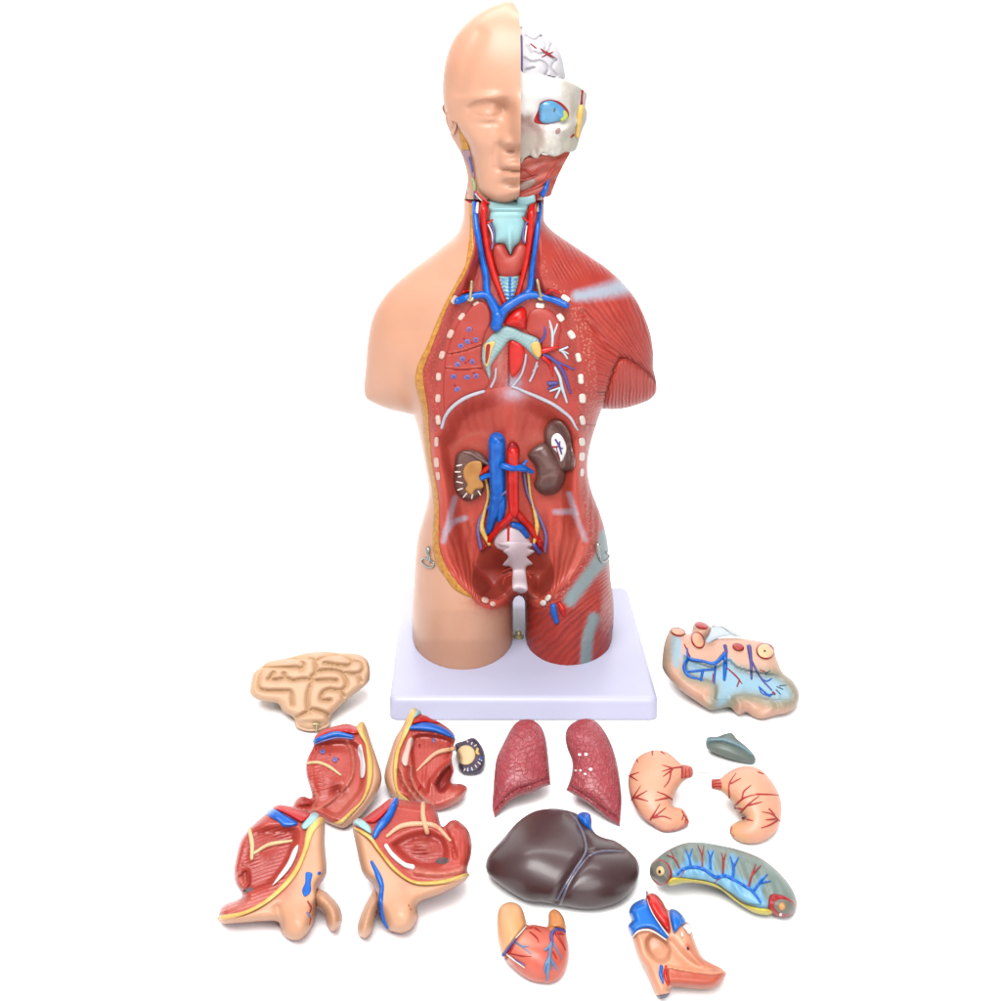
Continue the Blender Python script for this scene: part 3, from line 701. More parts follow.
tube(torso, 'iliac_vessel', DKRED, [([(540, 541), (544, 551)], [1.8, 1.6])], u1, TF); tube(torso, 'iliac_vessel', PURPLE, [([(534, 545), (539, 552)], [2.4, 2.2])], u1, TF)
tube(torso, 'iliac_vessel', DKRED, [([(482, 549), (486, 546)], [1.8, 1.4])], u1, TF)
# ---- pelvis
over(torso, 'lumbar_vertebra', [(494, 541), (498, 533), (506, 528), (514, 528), (524, 533), (530, 542), (528, 550), (512, 552), (498, 549)], hcx, 2.0, LILACBONE, TF, R=4, res=1.5)
over(torso, 'pelvic_lobe', [(481, 551), (490, 546), (503, 548), (508, 560), (511.5, 578), (512, 589), (499, 600), (487, 598.5), (474.5, 592), (472, 578), (475.5, 563)], hcx, 2.2, PELV, TF, puff=True, res=1.6)
over(torso, 'pelvic_lobe', [(527, 553), (538, 552), (546, 553), (552.3, 563), (554.4, 574), (552.5, 587), (546, 594), (537, 599.5), (527, 596), (525, 580)], hcx, 2.2, PELV, TF, puff=True, res=1.6)
SAC = zc(400, 540, 7.15, [(705, 18), (800, 8), (915, 15), (952, 38), (915, 58), (962, 80), (930, 108), (908, 125), (948, 172), (902, 198), (908, 300), (913, 355), (880, 380), (830, 370), (803, 345), (800, 205), (735, 182), (772, 122), (737, 80), (775, 52), (715, 42)])
over(torso, 'sacrum', SAC, lambda x, y: hc(x, y) + 2, 2.6, LILACBONE, TF, R=2.2, res=1.2, skirt=6)
tube(torso, 'sacral_nerve', LUNGSEC, [([(511, 575), (505, 578), (503, 584)], .9), ([(511, 568), (503, 572)], .9), ([(528, 575), (534, 573)], .9), ([(527, 572), (531, 578)], .8)], lambda x, y: hc(x, y) + 2, TF)
for cx, cy, a, b, an, m_ in ((485.2, 600.2, 4.0, 3.1, 25, PINKB), (492.8, 604, 3.2, 2.7, 20, PINKB), (543, 603, 3.3, 3.1, 0, BONE), (548, 598, 4.0, 2.7, -50, BONE)):
    over(torso, 'pubic_end', ell(cx, cy, a, b, an), hcx, 2.0, m_, TF, R=1.5, res=1, skirt=3, off=.8, rings=(.3, .8), step=.7)
hb0 = lambda x, y: hbody(x, y)
tube(torso, 'femoral_vein', BLUE, [([(553.5, 606), (554, 613), (556.5, 621)], [2.6, 3.5, 2.8])], hb0, TF)
tube(torso, 'femoral_artery', REDM, [([(559.5, 604), (562, 608), (563.5, 614)], [1.8, 3.3, 2.0])], hb0, TF)
# latches
for pts, hook in (([(428, 549.5), (428.8, 556), (430, 561)], [(430, 560), (424, 558.5), (422, 561.5), (427, 566.5), (433, 567), (434, 563), (430.5, 560)]), ([(598, 545), (597.5, 551), (599.5, 558)], [(599, 557), (601, 561.5), (606, 561), (609, 556), (606, 552)])):
    lt = tube(torso, 'latch', STEEL, [(pts, [3.0, 2.0, 1.8])], hb0, TF, off=.7)
    tube(lt, 'latch_hook', STEEL, [(hook, 1.0)], hb0, TF, off=.9)

# ================================================================== HEAD (lifts off the neck; part of the model)
FACE_L = [(519, 10), (512, 1.2), (500, 2.6), (484, 9.5), (470, 19), (458, 32), (450, 46), (444.7, 64), (442.5, 84), (443, 100), (445.2, 113)]
HEADX = join(curve(FACE_L), curve([(445.2, 113), (450, 134), (457, 150), (464, 175), (467, 200), (467, 270)]), curve([(574, 270), (574, 200), (577, 175), (584, 150), (591, 134), (595.8, 113)]),
             np.stack([1041 - curve(FACE_L)[::-1, 0], curve(FACE_L)[::-1, 1]], 1))
HB = Inflate(HEADX, 2.5)
JAW = curve([(456, 122), (459, 128), (464.5, 138), (469, 149), (473, 172), (477, 190), (484, 197), (494, 203), (505, 204), (513, 201), (519.5, 196)])
hhead = lambda x, y: .98 * HB(x, y) * np.interp(y, [0, 120, 170, 210, 260], [1, 1, 1.02, .95, .9])
EYE1 = curve([(469, 108.5), (476, 104), (487, 102), (497, 103.5), (503, 108)]); EYE2 = curve([(476, 114), (486, 116.5), (498, 115)]); MOUTH = curve([(501.5, 170.5), (508, 170), (514, 171.5), (520, 171)])
FOLD = curve([(498, 146), (496, 156), (498, 166)])
TEMPLE = curve([(480, 34), (468, 60), (461, 92)])
def hface(x, y, d=None):
    h = hhead(x, y)
    h = h - 18 * (1 - dome(pdist(x, y, JAW), 11)) * sst(118, 150, y)
    h = h - 3.0 * groove(x, y, TEMPLE, 7) - 3 * G(x, y, 453, 92, 8, 20)
    h = h - 9 * G(x, y, 489, 112, 20, 9.5) + 8.5 * G(x, y, 487, 113.5, 12.5, 8.2) + 5 * G(x, y, 484, 97.5, 20, 5, -5) - 9 * G(x, y, 505, 109, 8, 11)
    h = h - .9 * groove(x, y, EYE2, 1.4) + .5 * groove(x, y, EYE2 + [0, -2.2], 1.5) - 2.4 * groove(x, y, EYE1, 2.4) - 2.4 * G(x, y, 487, 123.5, 13, 2.6)
    ramp = sst(92, 141, y) * (1 - sst(143, 152, y))
    h = h + 32 * np.exp(-((x - 523.5) / 9.5) ** 2) * ramp + 9 * G(x, y, 506, 141.5, 6.5, 5.5) + 5 * np.exp(-((x - 522) / 7) ** 2) * sst(85, 110, y) * (1 - sst(110, 150, y))
    h = h - 6 * G(x, y, 510, 150, 6, 3.0) - 4 * groove(x, y, FOLD, 5) - 3 * G(x, y, 497, 128, 6, 14)
    h = h + 6.5 * G(x, y, 514, 165, 12, 4) + 8.5 * G(x, y, 514, 176.5, 11, 4.4) - 4.2 * groove(x, y, MOUTH, 1.8) - 4 * G(x, y, 514, 184.5, 12, 3.4) + 5 * G(x, y, 517, 193, 13, 7) - 3.0 * G(x, y, 498, 170, 7, 7)
    h = h + 5 * G(x, y, 476, 140, 13, 13) - 2.0 * G(x, y, 481, 165, 11, 13)
    return np.maximum(h, 0)
# rear of the head with the neck strip
HEADBK = [(444, 104), (446, 118), (450, 134), (456.5, 145.5), (462.5, 157), (467.5, 176), (466, 190), (464.2, 199.3, 1), (490, 199.8, 1), (519, 199.8, 1), (544, 199.3, 1), (546.5, 188), (548, 172), (540, 150), (519, 120), (480, 95)]
hback_h = lambda x, y, d: -.8 * HB(x, y) * np.interp(y, [0, 140, 200], [1, 1, .75])
head = patch(torso, 'head', HEADBK, lambda x, y, d: np.where(x > 519.5, np.minimum(hhead(x, y) * .4, np.interp(y, [120, 188, 196], [14, 14, 40])), np.minimum(hhead(x, y) * .72, 46)), SKIN, TF, res=3, back=hback_h, rings=(.4, 1.2))
FACE = join(curve(FACE_L), curve([(445.2, 113), (447, 119), (452, 121), (456, 122)]), JAW, curve([(519.8, 190), (520.3, 160), (520.8, 120), (520.6, 60), (520.3, 30), (519.6, 17), (519, 10)]))
patch(head, 'face_half', FACE, hface, SKIN, TF, res=1.7, rings=(.3, .8, 1.7), back=lambda x, y, d: np.where(y > 118, np.minimum(hface(x, y) - 14, 30 + 0 * x), hback_h(x, y, d)), sharp=45)
W8 = lambda pts: zc(430, 90, 8.34, pts)
EARL = curve(W8([(145, 200), (185, 230), (195, 300), (180, 345)]))
ear = over(head, 'ear', W8([(128, 170), (165, 168), (203, 215), (222, 280), (214, 345), (190, 375), (160, 335), (137, 280), (124, 220)]), lambda x, y: np.maximum(hhead(x, y) * .8, 10) - 4 * groove(x, y, EARL, 1.6), 5, SKIN, TF, R=3.5, res=1.2, skirt=8)
nb_ = lambda x, y: np.minimum(hhead(x, y) * .72, 46)
over(head, 'parotid_gland', W8([(243, 335), (272, 345), (312, 430), (330, 500), (300, 505), (262, 500), (250, 420)]), nb_, 4, FAT, TF, R=2.5, res=1.2)
over(head, 'neck_muscle', W8([(262, 505), (328, 498), (352, 600), (375, 725), (350, 725), (308, 620)]), nb_, 3, mat('mauve', (196, 160, 168), (170, 130, 140), 90, .42), TF, R=2.5, res=1.2)
tube(head, 'neck_vein', PURPLE, [(W8([(330, 560), (345, 630), (355, 680)]), .9), (W8([(372, 850), (372, 905)]), 1.2)], lambda x, y: nb_(x, y) + 3, TF)
tube(head, 'neck_nerve', mat('pale_green', (190, 206, 150), (170, 190, 130), 90, .42), [(W8([(355, 740), (372, 800), (370, 880)]), [1.3, 1.6, 1.2])], lambda x, y: nb_(x, y) + 2, TF)
tube(head, 'facial_artery', REDM, [(W8([(382, 845), (430, 895), (490, 945)]), [.8, 1.0, 1.2])], lambda x, y: nb_(x, y) + 6, TF)
tube(head, 'facial_nerve', BONE, [(W8([(378, 865), (415, 905), (470, 950)]), [.8, 1.0, 1.0])], lambda x, y: nb_(x, y) + 4, TF)
# open half: brain, skull, eye, jaw muscles
W9 = lambda pts: zc(510, 60, 6.68, pts)
BRO = [(519, 31), (526, 28.3), (534, 28), (544, 33), (554, 43), (561, 54), (564, 66), (564.5, 80), (552, 92), (519, 92)]
gyr = [curve(l) for l in ([(526, 36), (534, 40), (541, 36)], [(541, 36), (546, 46), (542, 54), (534, 52)], [(551, 45), (549, 54), (556, 60)], [(524, 58), (532, 62), (541, 61), (548, 68), (545, 76)], [(556, 60), (552, 68), (557, 76)], [(526, 70), (534, 68)], [(528, 46), (532, 54)])]
BRI = Inflate([(477, 31), (519, 28), (534, 28), (544, 33), (554, 43), (561, 54), (564, 66), (564.5, 80), (560, 120), (480, 120), (478, 80)], 2)
BRWH = mat('brain_white', (244, 240, 242), (226, 222, 230), 60, .42)
brain = patch(head, 'brain', BRO, lambda x, y, d: 10 + .9 * BRI(x, y) - sum(3.0 * groove(x, y, g, 1.3) for g in gyr), BRWH, TF, res=1.3, rings=(.4, 1), back=lambda x, y, d: 6 - .8 * BRI(x, y))
tube(brain, 'brain_artery', DKRED, [(zc(420, 0, 5.005, [(555, 220), (580, 240)]), .8), (zc(420, 0, 5.005, [(605, 245), (640, 272), (672, 288)]), [.7, 1.1, .7]), (zc(420, 0, 5.005, [(610, 285), (640, 270), (665, 260)]), [.5, .9, .5]), (zc(420, 0, 5.005, [(632, 255), (645, 275)]), .6)], lambda x, y: 10 + .9 * BRI(x, y), TF)
tube(brain, 'sinus_vein', LILAC, [([(521.5, 36), (522, 55), (522, 72)], 1.0)], lambda x, y: 10 + .9 * BRI(x, y), TF)
SKO = W9([(40, 90), (95, 88), (180, 88), (260, 110), (355, 130), (440, 165), (505, 212), (515, 240), (505, 310), (518, 350), (510, 410), (480, 480), (450, 580), (425, 612), (370, 615), (330, 635), (290, 645), (240, 630), (205, 630), (185, 655), (160, 655), (130, 640), (100, 655), (60, 648)])
NOSEP = loop(W9([(60, 400), (95, 392), (135, 385), (150, 420), (200, 460), (215, 540), (190, 600), (150, 640), (60, 640)]))
hsk = lambda x, y, d=None: .86 * hhead(x, y) - 9 * G(x, y, 550, 116, 16, 12) - 7 * sst(-5, 7, sd(x, y, NOSEP)) + 4 * groove(x, y, curve([(552, 128), (562, 130), (574, 124), (582, 112)]), 4) - 4 * G(x, y, 566, 140, 6, 5) - 5 * sst(568, 576, x) * sst(84, 100, y) + 1.2 * np.sin(x * .9) * G(x, y, 545, 154, 20, 5) + 3 * G(x, y, 545, 95, 20, 6) + 2.5 * G(x, y, 553, 145, 8, 7) - 2.5 * G(x, y, 558, 134, 6, 6) + 2 * G(x, y, 572, 105, 5, 20, 10)
SKULLM = mat('skull_white', (264, 259, 254), (250, 244, 238), 50, .42, (300, .4), mixes=[('nose', (186, 148, 136)), ('grey', (206, 198, 182))])
skull = patch(head, 'skull', SKO, lambda x, y, d: hsk(x, y) - 3 * (1 - dome(d, 2.2)), SKULLM, TF, res=1.6, rings=(.4, 1.2), back=lambda x, y, d: np.minimum(hback_h(x, y, d) * .6, 8) + 0 * x,
              attrs={'nose': lambda x, y: np.clip(.9 * sst(-11, 3, sd(x, y, NOSEP)), 0, .88), 'grey': lambda x, y: sst(556, 568, x) * .8 + .6 * sst(128, 140, y)})
he = lambda x, y: hsk(x, y)
over(skull, 'eye_socket', W9([(160, 400), (185, 340), (205, 285), (260, 265), (330, 278), (385, 330), (390, 385), (330, 412), (250, 428), (180, 425)]), he, .8, DKRED, TF, R=2, res=1.3, skirt=2)
eye = over(skull, 'eyeball', W9([(195, 380), (195, 315), (225, 280), (280, 272), (335, 300), (375, 345), (372, 395), (320, 412), (250, 425), (205, 415)]), he, 9, SKYB, TF, R=10, res=1.2, skirt=2)
over(eye, 'eye_muscle', W9([(345, 345), (372, 340), (390, 375), (370, 402), (335, 405)]), lambda x, y: he(x, y) + 4, 2.5, mat('lime_yellow', (214, 220, 110), (190, 198, 80), 60, .36), TF, R=2, res=1)
over(eye, 'pupil', ell(554.5, 110.3, 1.4, 2.4, 8), lambda x, y: he(x, y) + 8, 1.4, mat('pupil_grey', (90, 96, 110), None, 60, .2, coat=.6), TF, R=1.4, res=.8, step=.6)
tube(skull, 'facial_nerve', YELLOW, [(W9([(475, 320), (462, 400), (450, 505)]), [3.4, 3.4, 2.6])], he, TF, off=.5)
tube(skull, 'temporal_artery', DKRED, [(W9([(485, 205), (478, 250), (478, 300)]), 1.2), (W9([(410, 515), (425, 500)]), 1.0)], he, TF, off=.7)
tube(skull, 'temporal_nerve', TENDW, [(W9([(470, 220), (462, 300), (435, 440)]), .9)], he, TF, off=.6)
over(skull, 'foramen', W9([(305, 470), (325, 452), (340, 468), (328, 492), (308, 495)]), he, .6, mat('dusty_pink', (206, 160, 150), None, 60, .4), TF, R=1, res=1)
tube(skull, 'suture', DARK, [([(547, 75.2), (551, 76.2)], .5), ([(552, 76.8), (555, 77)], .5)], lambda x, y: he(x, y), TF)
JO = W9([(58, 640), (120, 640), (200, 630), (290, 635), (370, 605), (405, 612), (365, 690), (320, 780), (285, 870), (262, 910), (160, 925), (56, 935)])
hj = lambda x, y: .78 * hhead(x, y) + 1.5 * np.sin((y + .35 * x) * .55) - 2
jaw = patch(head, 'jaw_muscle', JO, lambda x, y, d: hj(x, y) - 3 * (1 - dome(d, 3)), mat('jaw_red', (208, 98, 78), (184, 76, 60), 70, .4, (300, .8)), TF, res=1.6, rings=(.4, 1.2), back=lambda x, y, d: np.minimum(hback_h(x, y, d) * .6, 10) + 0 * x)
tube(jaw, 'jaw_fold', LUNGSEC, [(W9([(62, 740), (110, 735), (150, 760), (200, 720), (250, 700)]), [1, 1.6, 1.6, 1.2, .8]), (W9([(60, 800), (100, 800), (180, 770)]), [1.5, 1.8, 1]), (W9([(62, 895), (120, 870), (210, 830), (280, 740), (330, 660)]), [1.4, 1.8, 1.8, 1.4, .9])], hj, TF, off=0)
over(jaw, 'jaw_gland', W9([(62, 835), (110, 800), (160, 790), (170, 820), (120, 860), (70, 870)]), hj, 1.5, mat('gland_grey', (196, 164, 148), (170, 140, 130), 90, .42), TF, R=1.5, res=1.1, skirt=2)
tube(jaw, 'jaw_vein', BLUE, [(W9([(252, 795), (245, 840), (220, 895)]), [1.2, 2.2, 3.2])], hj, TF, off=.8)
tube(jaw, 'jaw_nerve', BONE, [(W9([(212, 890), (210, 915)]), .9)], hj, TF, off=2.5)
over(head, 'hyoid_cartilage', W9([(50, 915), (120, 905), (160, 895), (172, 920), (165, 950), (110, 985), (50, 1000)]), lambda x, y: np.minimum(hhead(x, y) * .7, 44), 4, CYAN, TF, R=3, res=1.4, skirt=6)
tube(head, 'neck_vessels', DKRED, [(W9([(190, 890), (180, 930)]), 1.6)], lambda x, y: np.minimum(hhead(x, y) * .72, 46) , TF)
# ================================================================== LOOSE PIECES ON THE FLOOR
class Piece:
    def __init__(s, name, label, cat, outline, tilt, contact=None, group=None, step=1.5):
        s.poly = loop(outline, 1.5)
        i = int(np.argmax(s.poly[:, 1])); c = contact or tuple(s.poly[i])
        s.fr = ground(c[0], c[1], tilt)
        cen = s.poly.mean(0)
        p = s.fr.lift(cen[0], cen[1], 0.0)
        s.root = thing(name, label, cat, (p[0], p[1], 0), group)
        s.S = Inflate(s.poly, step)
    def body(s, name, m, A, K, R=None, detail=None, res=1.8, attrs=None, p=1.0, rings=(.35, 1.0, 2.0), sharp=40):
        """A: front bulge mm, K: back bulge mm; R: rounded slab edge instead of a full dome"""
        def shape(x, y):
            b = dome(np.maximum(sd(x, y, s.poly), 0), R) if R else s.S.n(x, y) ** p
            return A * b
        s.h = (lambda x, y: shape(x, y) + (detail(x, y) * sst(0, 3, np.maximum(sd(x, y, s.poly), 0)) if detail else 0))
        return patch(s.root, name, s.poly, lambda x, y, d: s.h(x, y), m, s.fr, res=res, rings=rings, back=lambda x, y, d: -K * s.S.n(x, y), attrs=attrs, sharp=sharp)
    def over(s, name, outline, th, m, R=2.0, parent=None, off=0, base=None, **k):
        b = base or s.h
        return over(parent or s.root, name, outline, lambda x, y: b(x, y) + off, th, m, s.fr, R=R, **k)
    def tube(s, name, m, paths, parent=None, off=.3, add=0, **k):
        return tube(parent or s.root, name, m, paths, lambda x, y: s.h(x, y) + add, s.fr, off=off, **k)

SKINP = mat('piece_skin', (236, 180, 146), (228, 168, 130), 30, .42, (500, .15), mixes=[('pink', (226, 128, 108))])
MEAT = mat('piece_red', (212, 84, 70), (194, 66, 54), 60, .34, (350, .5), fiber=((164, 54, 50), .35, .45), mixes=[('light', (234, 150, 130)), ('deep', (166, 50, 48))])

BAND = mat('band_red', (222, 30, 32), (200, 20, 24), 80, .38)

# ---- brain half
ZB = lambda p: zc(240, 640, 7.15, p)
b = Piece('brain_half', 'cream brain half with winding folds, lying left of the base', 'brain model',
          ZB([(70, 350), (85, 270), (100, 230), (150, 190), (210, 150), (340, 125), (480, 90), (620, 80), (720, 92), (830, 95), (900, 130), (928, 190), (928, 280), (890, 330), (800, 400), (720, 470), (650, 545), (641, 610), (560, 650), (480, 655), (400, 622), (385, 560), (310, 510), (270, 455), (180, 440), (100, 415), (72, 380)]), 30)
sulci = [ZB(l) for l in ([(172, 205), (140, 260), (130, 335), (180, 362), (310, 365), (365, 375), (378, 465)], [(150, 195), (230, 195), (330, 195), (420, 200), (440, 215)], [(440, 215), (455, 175), (440, 155)], [(345, 135), (500, 132), (533, 160), (542, 230), (512, 265), (520, 290)],
         [(205, 280), (260, 285), (330, 275), (380, 290), (460, 280), (520, 290)], [(210, 280), (240, 235)], [(325, 275), (315, 240)], [(520, 290), (490, 370), (482, 440), (492, 520)], [(542, 228), (640, 215), (728, 238), (762, 318), (720, 360), (640, 355), (592, 378), (582, 430), (645, 432)],
         [(545, 290), (640, 288), (690, 290)], [(555, 145), (610, 120), (710, 104)], [(605, 165), (700, 180), (778, 182), (792, 150), (740, 118)], [(750, 240), (838, 240), (882, 210), (868, 165), (820, 150)], [(838, 240), (862, 295)], [(720, 360), (742, 402)], [(390, 560), (470, 522), (520, 498), (600, 520), (648, 552)])]
sul = [curve(l, 1.2) for l in sulci]
def bd(x, y):
    q = np.min([pdist(x, y, l) for l in sul], 0)
    return -5.0 * (1 - np.clip(q / 5.0, 0, 1)) ** 1.7 - 5 * sst(718, 724, y) * 1.0
BRC = mat('brain_cream', (243, 198, 163), (235, 186, 146), 30, .46, (400, .2), mixes=[('furrow', (240, 194, 128))])
b.body('brain_body', BRC, 15, 34, R=9, detail=bd, res=.85, attrs={'furrow': lambda x, y: .4 * np.exp(-(np.min([pdist(x, y, l) for l in sul], 0) / 1.0) ** 2)})
pin = b.tube('pin', BRASS, [(ZB([(548, 608), (545, 650)]), 1.2), (ZB([(525, 605), (547, 598), (568, 608)]), 1.1)], off=1)

# ---- lungs
LUNGM = mat('lung_red', (194, 82, 90), (174, 64, 74), 70, .38, (260, .8), coat=.1, cells=((222, 122, 126), 190, .65))
ZL = lambda p: zc(480, 705, 6.256, p)
bump2 = lambda x, y: .75 * (.5 - np.abs(np.sin(y * .46 + .9 * np.sin(x * .31) + .5 * np.sin(x * .83 + y * .2)))) ** 1 + .3 * np.sin(x * .7 + y * .5) * np.sin(y * .6 - x * .2)
p = Piece('lung_half', 'smooth edged red lung shell without white spots, standing left against the base', 'lung model',
          ZL([(290, 88), (340, 98), (385, 140), (412, 210), (425, 300), (434, 400), (441, 500, 1), (390, 515), (330, 545), (210, 588), (150, 640), (92, 705, 1), (76, 640), (80, 560), (88, 450), (105, 330), (150, 230), (200, 140), (240, 100)]), 34, group='pair of lung shells')
rimL = curve(ZL([(92, 660), (200, 545), (330, 495), (440, 455)]))
p.body('lung_body', LUNGM, 20, 26, detail=lambda x, y: .55 * bump2(x, y) * (1 - sst(0, 30, y - 770 + (x - 495) * .5)) - 2.0 * groove(x, y, rimL, 1.2) + .5 * np.sin(x * 2.6) * groove(x, y, rimL + [0, 4], 5), res=1.4, p=.8)
p = Piece('lung_half', 'red lung shell with white spots in its middle, standing right against the base', 'lung model',
          ZL([(660, 85), (720, 98), (770, 150), (820, 240), (855, 350), (875, 470), (885, 600), (875, 762, 1), (780, 700), (680, 620), (600, 570), (538, 533, 1), (556, 490), (575, 420), (575, 350), (545, 270), (533, 200), (550, 140), (600, 100)]), 34, group='pair of lung shells')
rimR = curve(ZL([(550, 500), (650, 560), (760, 640), (870, 710)]))
p.body('lung_body', LUNGM, 20, 26, detail=lambda x, y: bump2(y * .5 - x * .3, y * .7 - x * .9) * .3 - 2.0 * groove(x, y, rimR, 1.2), res=1.4, p=.8)
for cx, cy, r in ((622, 311, 1.9), (663, 309, 2.0), (598, 410, 1.3), (628, 410, 1.5), (692, 403, 2.1), (657, 432, 1.6)):
    c = ZL([(cx, cy)])[0]; p.over('bronchus_spot', ell(c[0], c[1], r, r * .85), .8, WHITE, R=1.2, res=.8, skirt=1.5, rings=(.3,), step=.6)

# ---- liver
ZV = lambda q: zc(480, 790, 5.888, q)
LIVM = mat('liver_brown', (82, 52, 53), (70, 43, 45), 18, .4, (90, .3), coat=.12, spec=.38)
LO = ZV([(35, 430), (60, 370), (130, 290), (220, 190), (310, 130), (400, 110), (480, 112), (560, 135), (610, 165), (650, 225), (690, 262), (735, 282), (800, 300), (870, 350), (925, 410), (940, 470), (920, 550), (870, 620), (800, 670), (700, 700), (600, 703), (480, 683), (380, 665), (280, 655), (200, 615), (100, 545), (45, 490)])
lv = Piece('liver', 'large glossy dark brown liver with a blue bulb on its top edge', 'liver model', LO, 24)
FAL = curve(ZV([(535, 140), (585, 210), (612, 280), (625, 350), (600, 410), (540, 500), (440, 668)])); FAL2 = curve(ZV([(625, 380), (700, 368), (850, 365)]))
lv.body('liver_body', LIVM, 30, 44, detail=lambda x, y: -4.0 * groove(x, y, FAL, 5) - 2.5 * groove(x, y, FAL2, 4) + 2 * G(x, y, 600, 872, 20, 18) + 4 * G(x, y, 530, 850, 28, 24), res=1.7, p=.85)
LIG = mat('ligament_grey', (124, 118, 140), (100, 92, 112), 60, .3, coat=.4)
lv.tube('ligament', LIG, [(FAL[::4], [1, 1.4, 1.6, 1.4, 1.2])], off=.3)
lv.tube('ligament', LIG, [(ZV([(640, 390), (600, 440), (530, 540), (472, 672)]), [1, 1.4, 1.4, 1.2])], off=.2)
lv.tube('ligament', LIG, [(ZV([(640, 390), (690, 370), (760, 362), (850, 366)]), [1, 1.6, 1.4, .6])], off=0)
lv.over('vein_bulb', ZV([(567, 150), (600, 130), (645, 140), (658, 185), (662, 230), (690, 268), (650, 250), (605, 215), (580, 180)]), 13, BLUE, puff=True, res=1.2, skirt=12, base=lambda x, y: 3 + 0 * x)

# ---- heart front
ZH = lambda q: zc(490, 890, 9.02, q)
hp = Piece('closed_heart', 'small closed heart half with blue branching veins, in front of the liver', 'heart model',
           ZH([(60, 330), (65, 220), (90, 150), (150, 112), (210, 110), (270, 140), (300, 190), (320, 260), (338, 312), (400, 312), (480, 325), (515, 328), (525, 270), (530, 210), (570, 175), (620, 190), (660, 240), (680, 300), (690, 400), (710, 500), (712, 600), (690, 700), (640, 790), (560, 840), (460, 840), (360, 815), (260, 750), (180, 670), (110, 580), (75, 470)]), 30, step=1.2)
HEARTM = mat('heart_red', (232, 120, 98), (220, 98, 78), 45, .34, (300, .3), mixes=[('light', (244, 166, 138))])
hp.body('heart_body', HEARTM, 22, 26, detail=lambda x, y: -3 * groove(x, y, curve(ZH([(115, 600), (200, 490), (325, 330)])), 2.2) - 3 * groove(x, y, curve(ZH([(520, 340), (590, 345), (685, 370)])), 2), res=1.2,
        attrs={'light': lambda x, y: np.clip(.8 * G(x, y, 522, 940, 9, 10) + .7 * G(x, y, 506, 962, 8, 6), 0, 1)})
ATR = mat('atrium_orange', (246, 190, 142), (240, 170, 112), 30, .38, mixes=[('edge', (236, 164, 92))])
hp.over('atrium', ZH([(60, 330), (65, 220), (90, 150), (150, 112), (210, 110), (270, 140), (300, 190), (320, 260), (328, 312), (260, 400), (190, 490), (115, 575), (75, 470)]), 3.2, ATR, R=4, res=1.4, attrs={'edge': lambda x, y: .8 * G(x, y, 521, 922, 6, 12, 30)})
hp.over('auricle', ZH([(522, 330), (525, 270), (530, 210), (570, 175), (620, 190), (660, 240), (680, 300), (685, 352), (600, 345), (545, 378)]), 3, mat('auricle_ochre', (226, 150, 86), (206, 122, 68), 60, .4), R=3, res=1.3)
hp.tube('heart_vein', PURPLE, [(ZH([(118, 585), (160, 535), (230, 440)]), [1.6, 1.6, 1.0]), (ZH([(560, 470), (555, 400), (600, 355), (680, 372)]), [1.4, 1.8, 1.4, 1.0]), (ZH([(185, 610), (240, 640), (315, 680)]), [.9, .8, .5])], add=1)
hp.tube('heart_vein', mat('vein_pale_blue', (118, 152, 190), (94, 128, 172), 90, .36), [(ZH([(560, 450), (545, 520), (535, 620), (520, 720), (515, 820)]), [1.6, 1.7, 2.0, 2.2, .8]), (ZH([(550, 500), (495, 545)]), [1.6, 1]), (ZH([(535, 600), (500, 680), (490, 740)]), [1.6, 1.6, .8]), (ZH([(540, 610), (580, 670), (610, 720)]), [1.4, 1.3, .7]),
        (ZH([(570, 480), (610, 550), (650, 620)]), [1.1, .9, .5]), (ZH([(560, 640), (560, 720)]), [1, .6]), (ZH([(230, 470), (290, 510), (370, 575)]), [.8, .8, .4]), (ZH([(290, 505), (350, 510)]), [.7, .4])], add=.3, off=.05)
hp.tube('coronary_sheath', BONE, [(ZH([(235, 430), (290, 370), (325, 330)]), [.7, .8, .6]), (ZH([(150, 580), (200, 620), (310, 700)]), [.7, .7, .4])], add=1.6)
hp.tube('coronary_artery', DKRED, [(ZH([(145, 615), (180, 560), (220, 500)]), [1.6, 1.4, .7]), (ZH([(330, 350), (400, 345), (460, 380)]), [.9, 1.2, .5]), (ZH([(360, 380), (420, 430), (440, 475)]), [.7, 1, .4]), (ZH([(190, 575), (280, 595), (370, 600)]), [.6, .7, .4]), (ZH([(570, 560), (600, 620)]), [1, .5]), (ZH([(600, 400), (650, 480), (680, 540)]), [1.6, 1.5, .7]), (ZH([(620, 390), (660, 400)]), [1.4, .8])], off=.1)

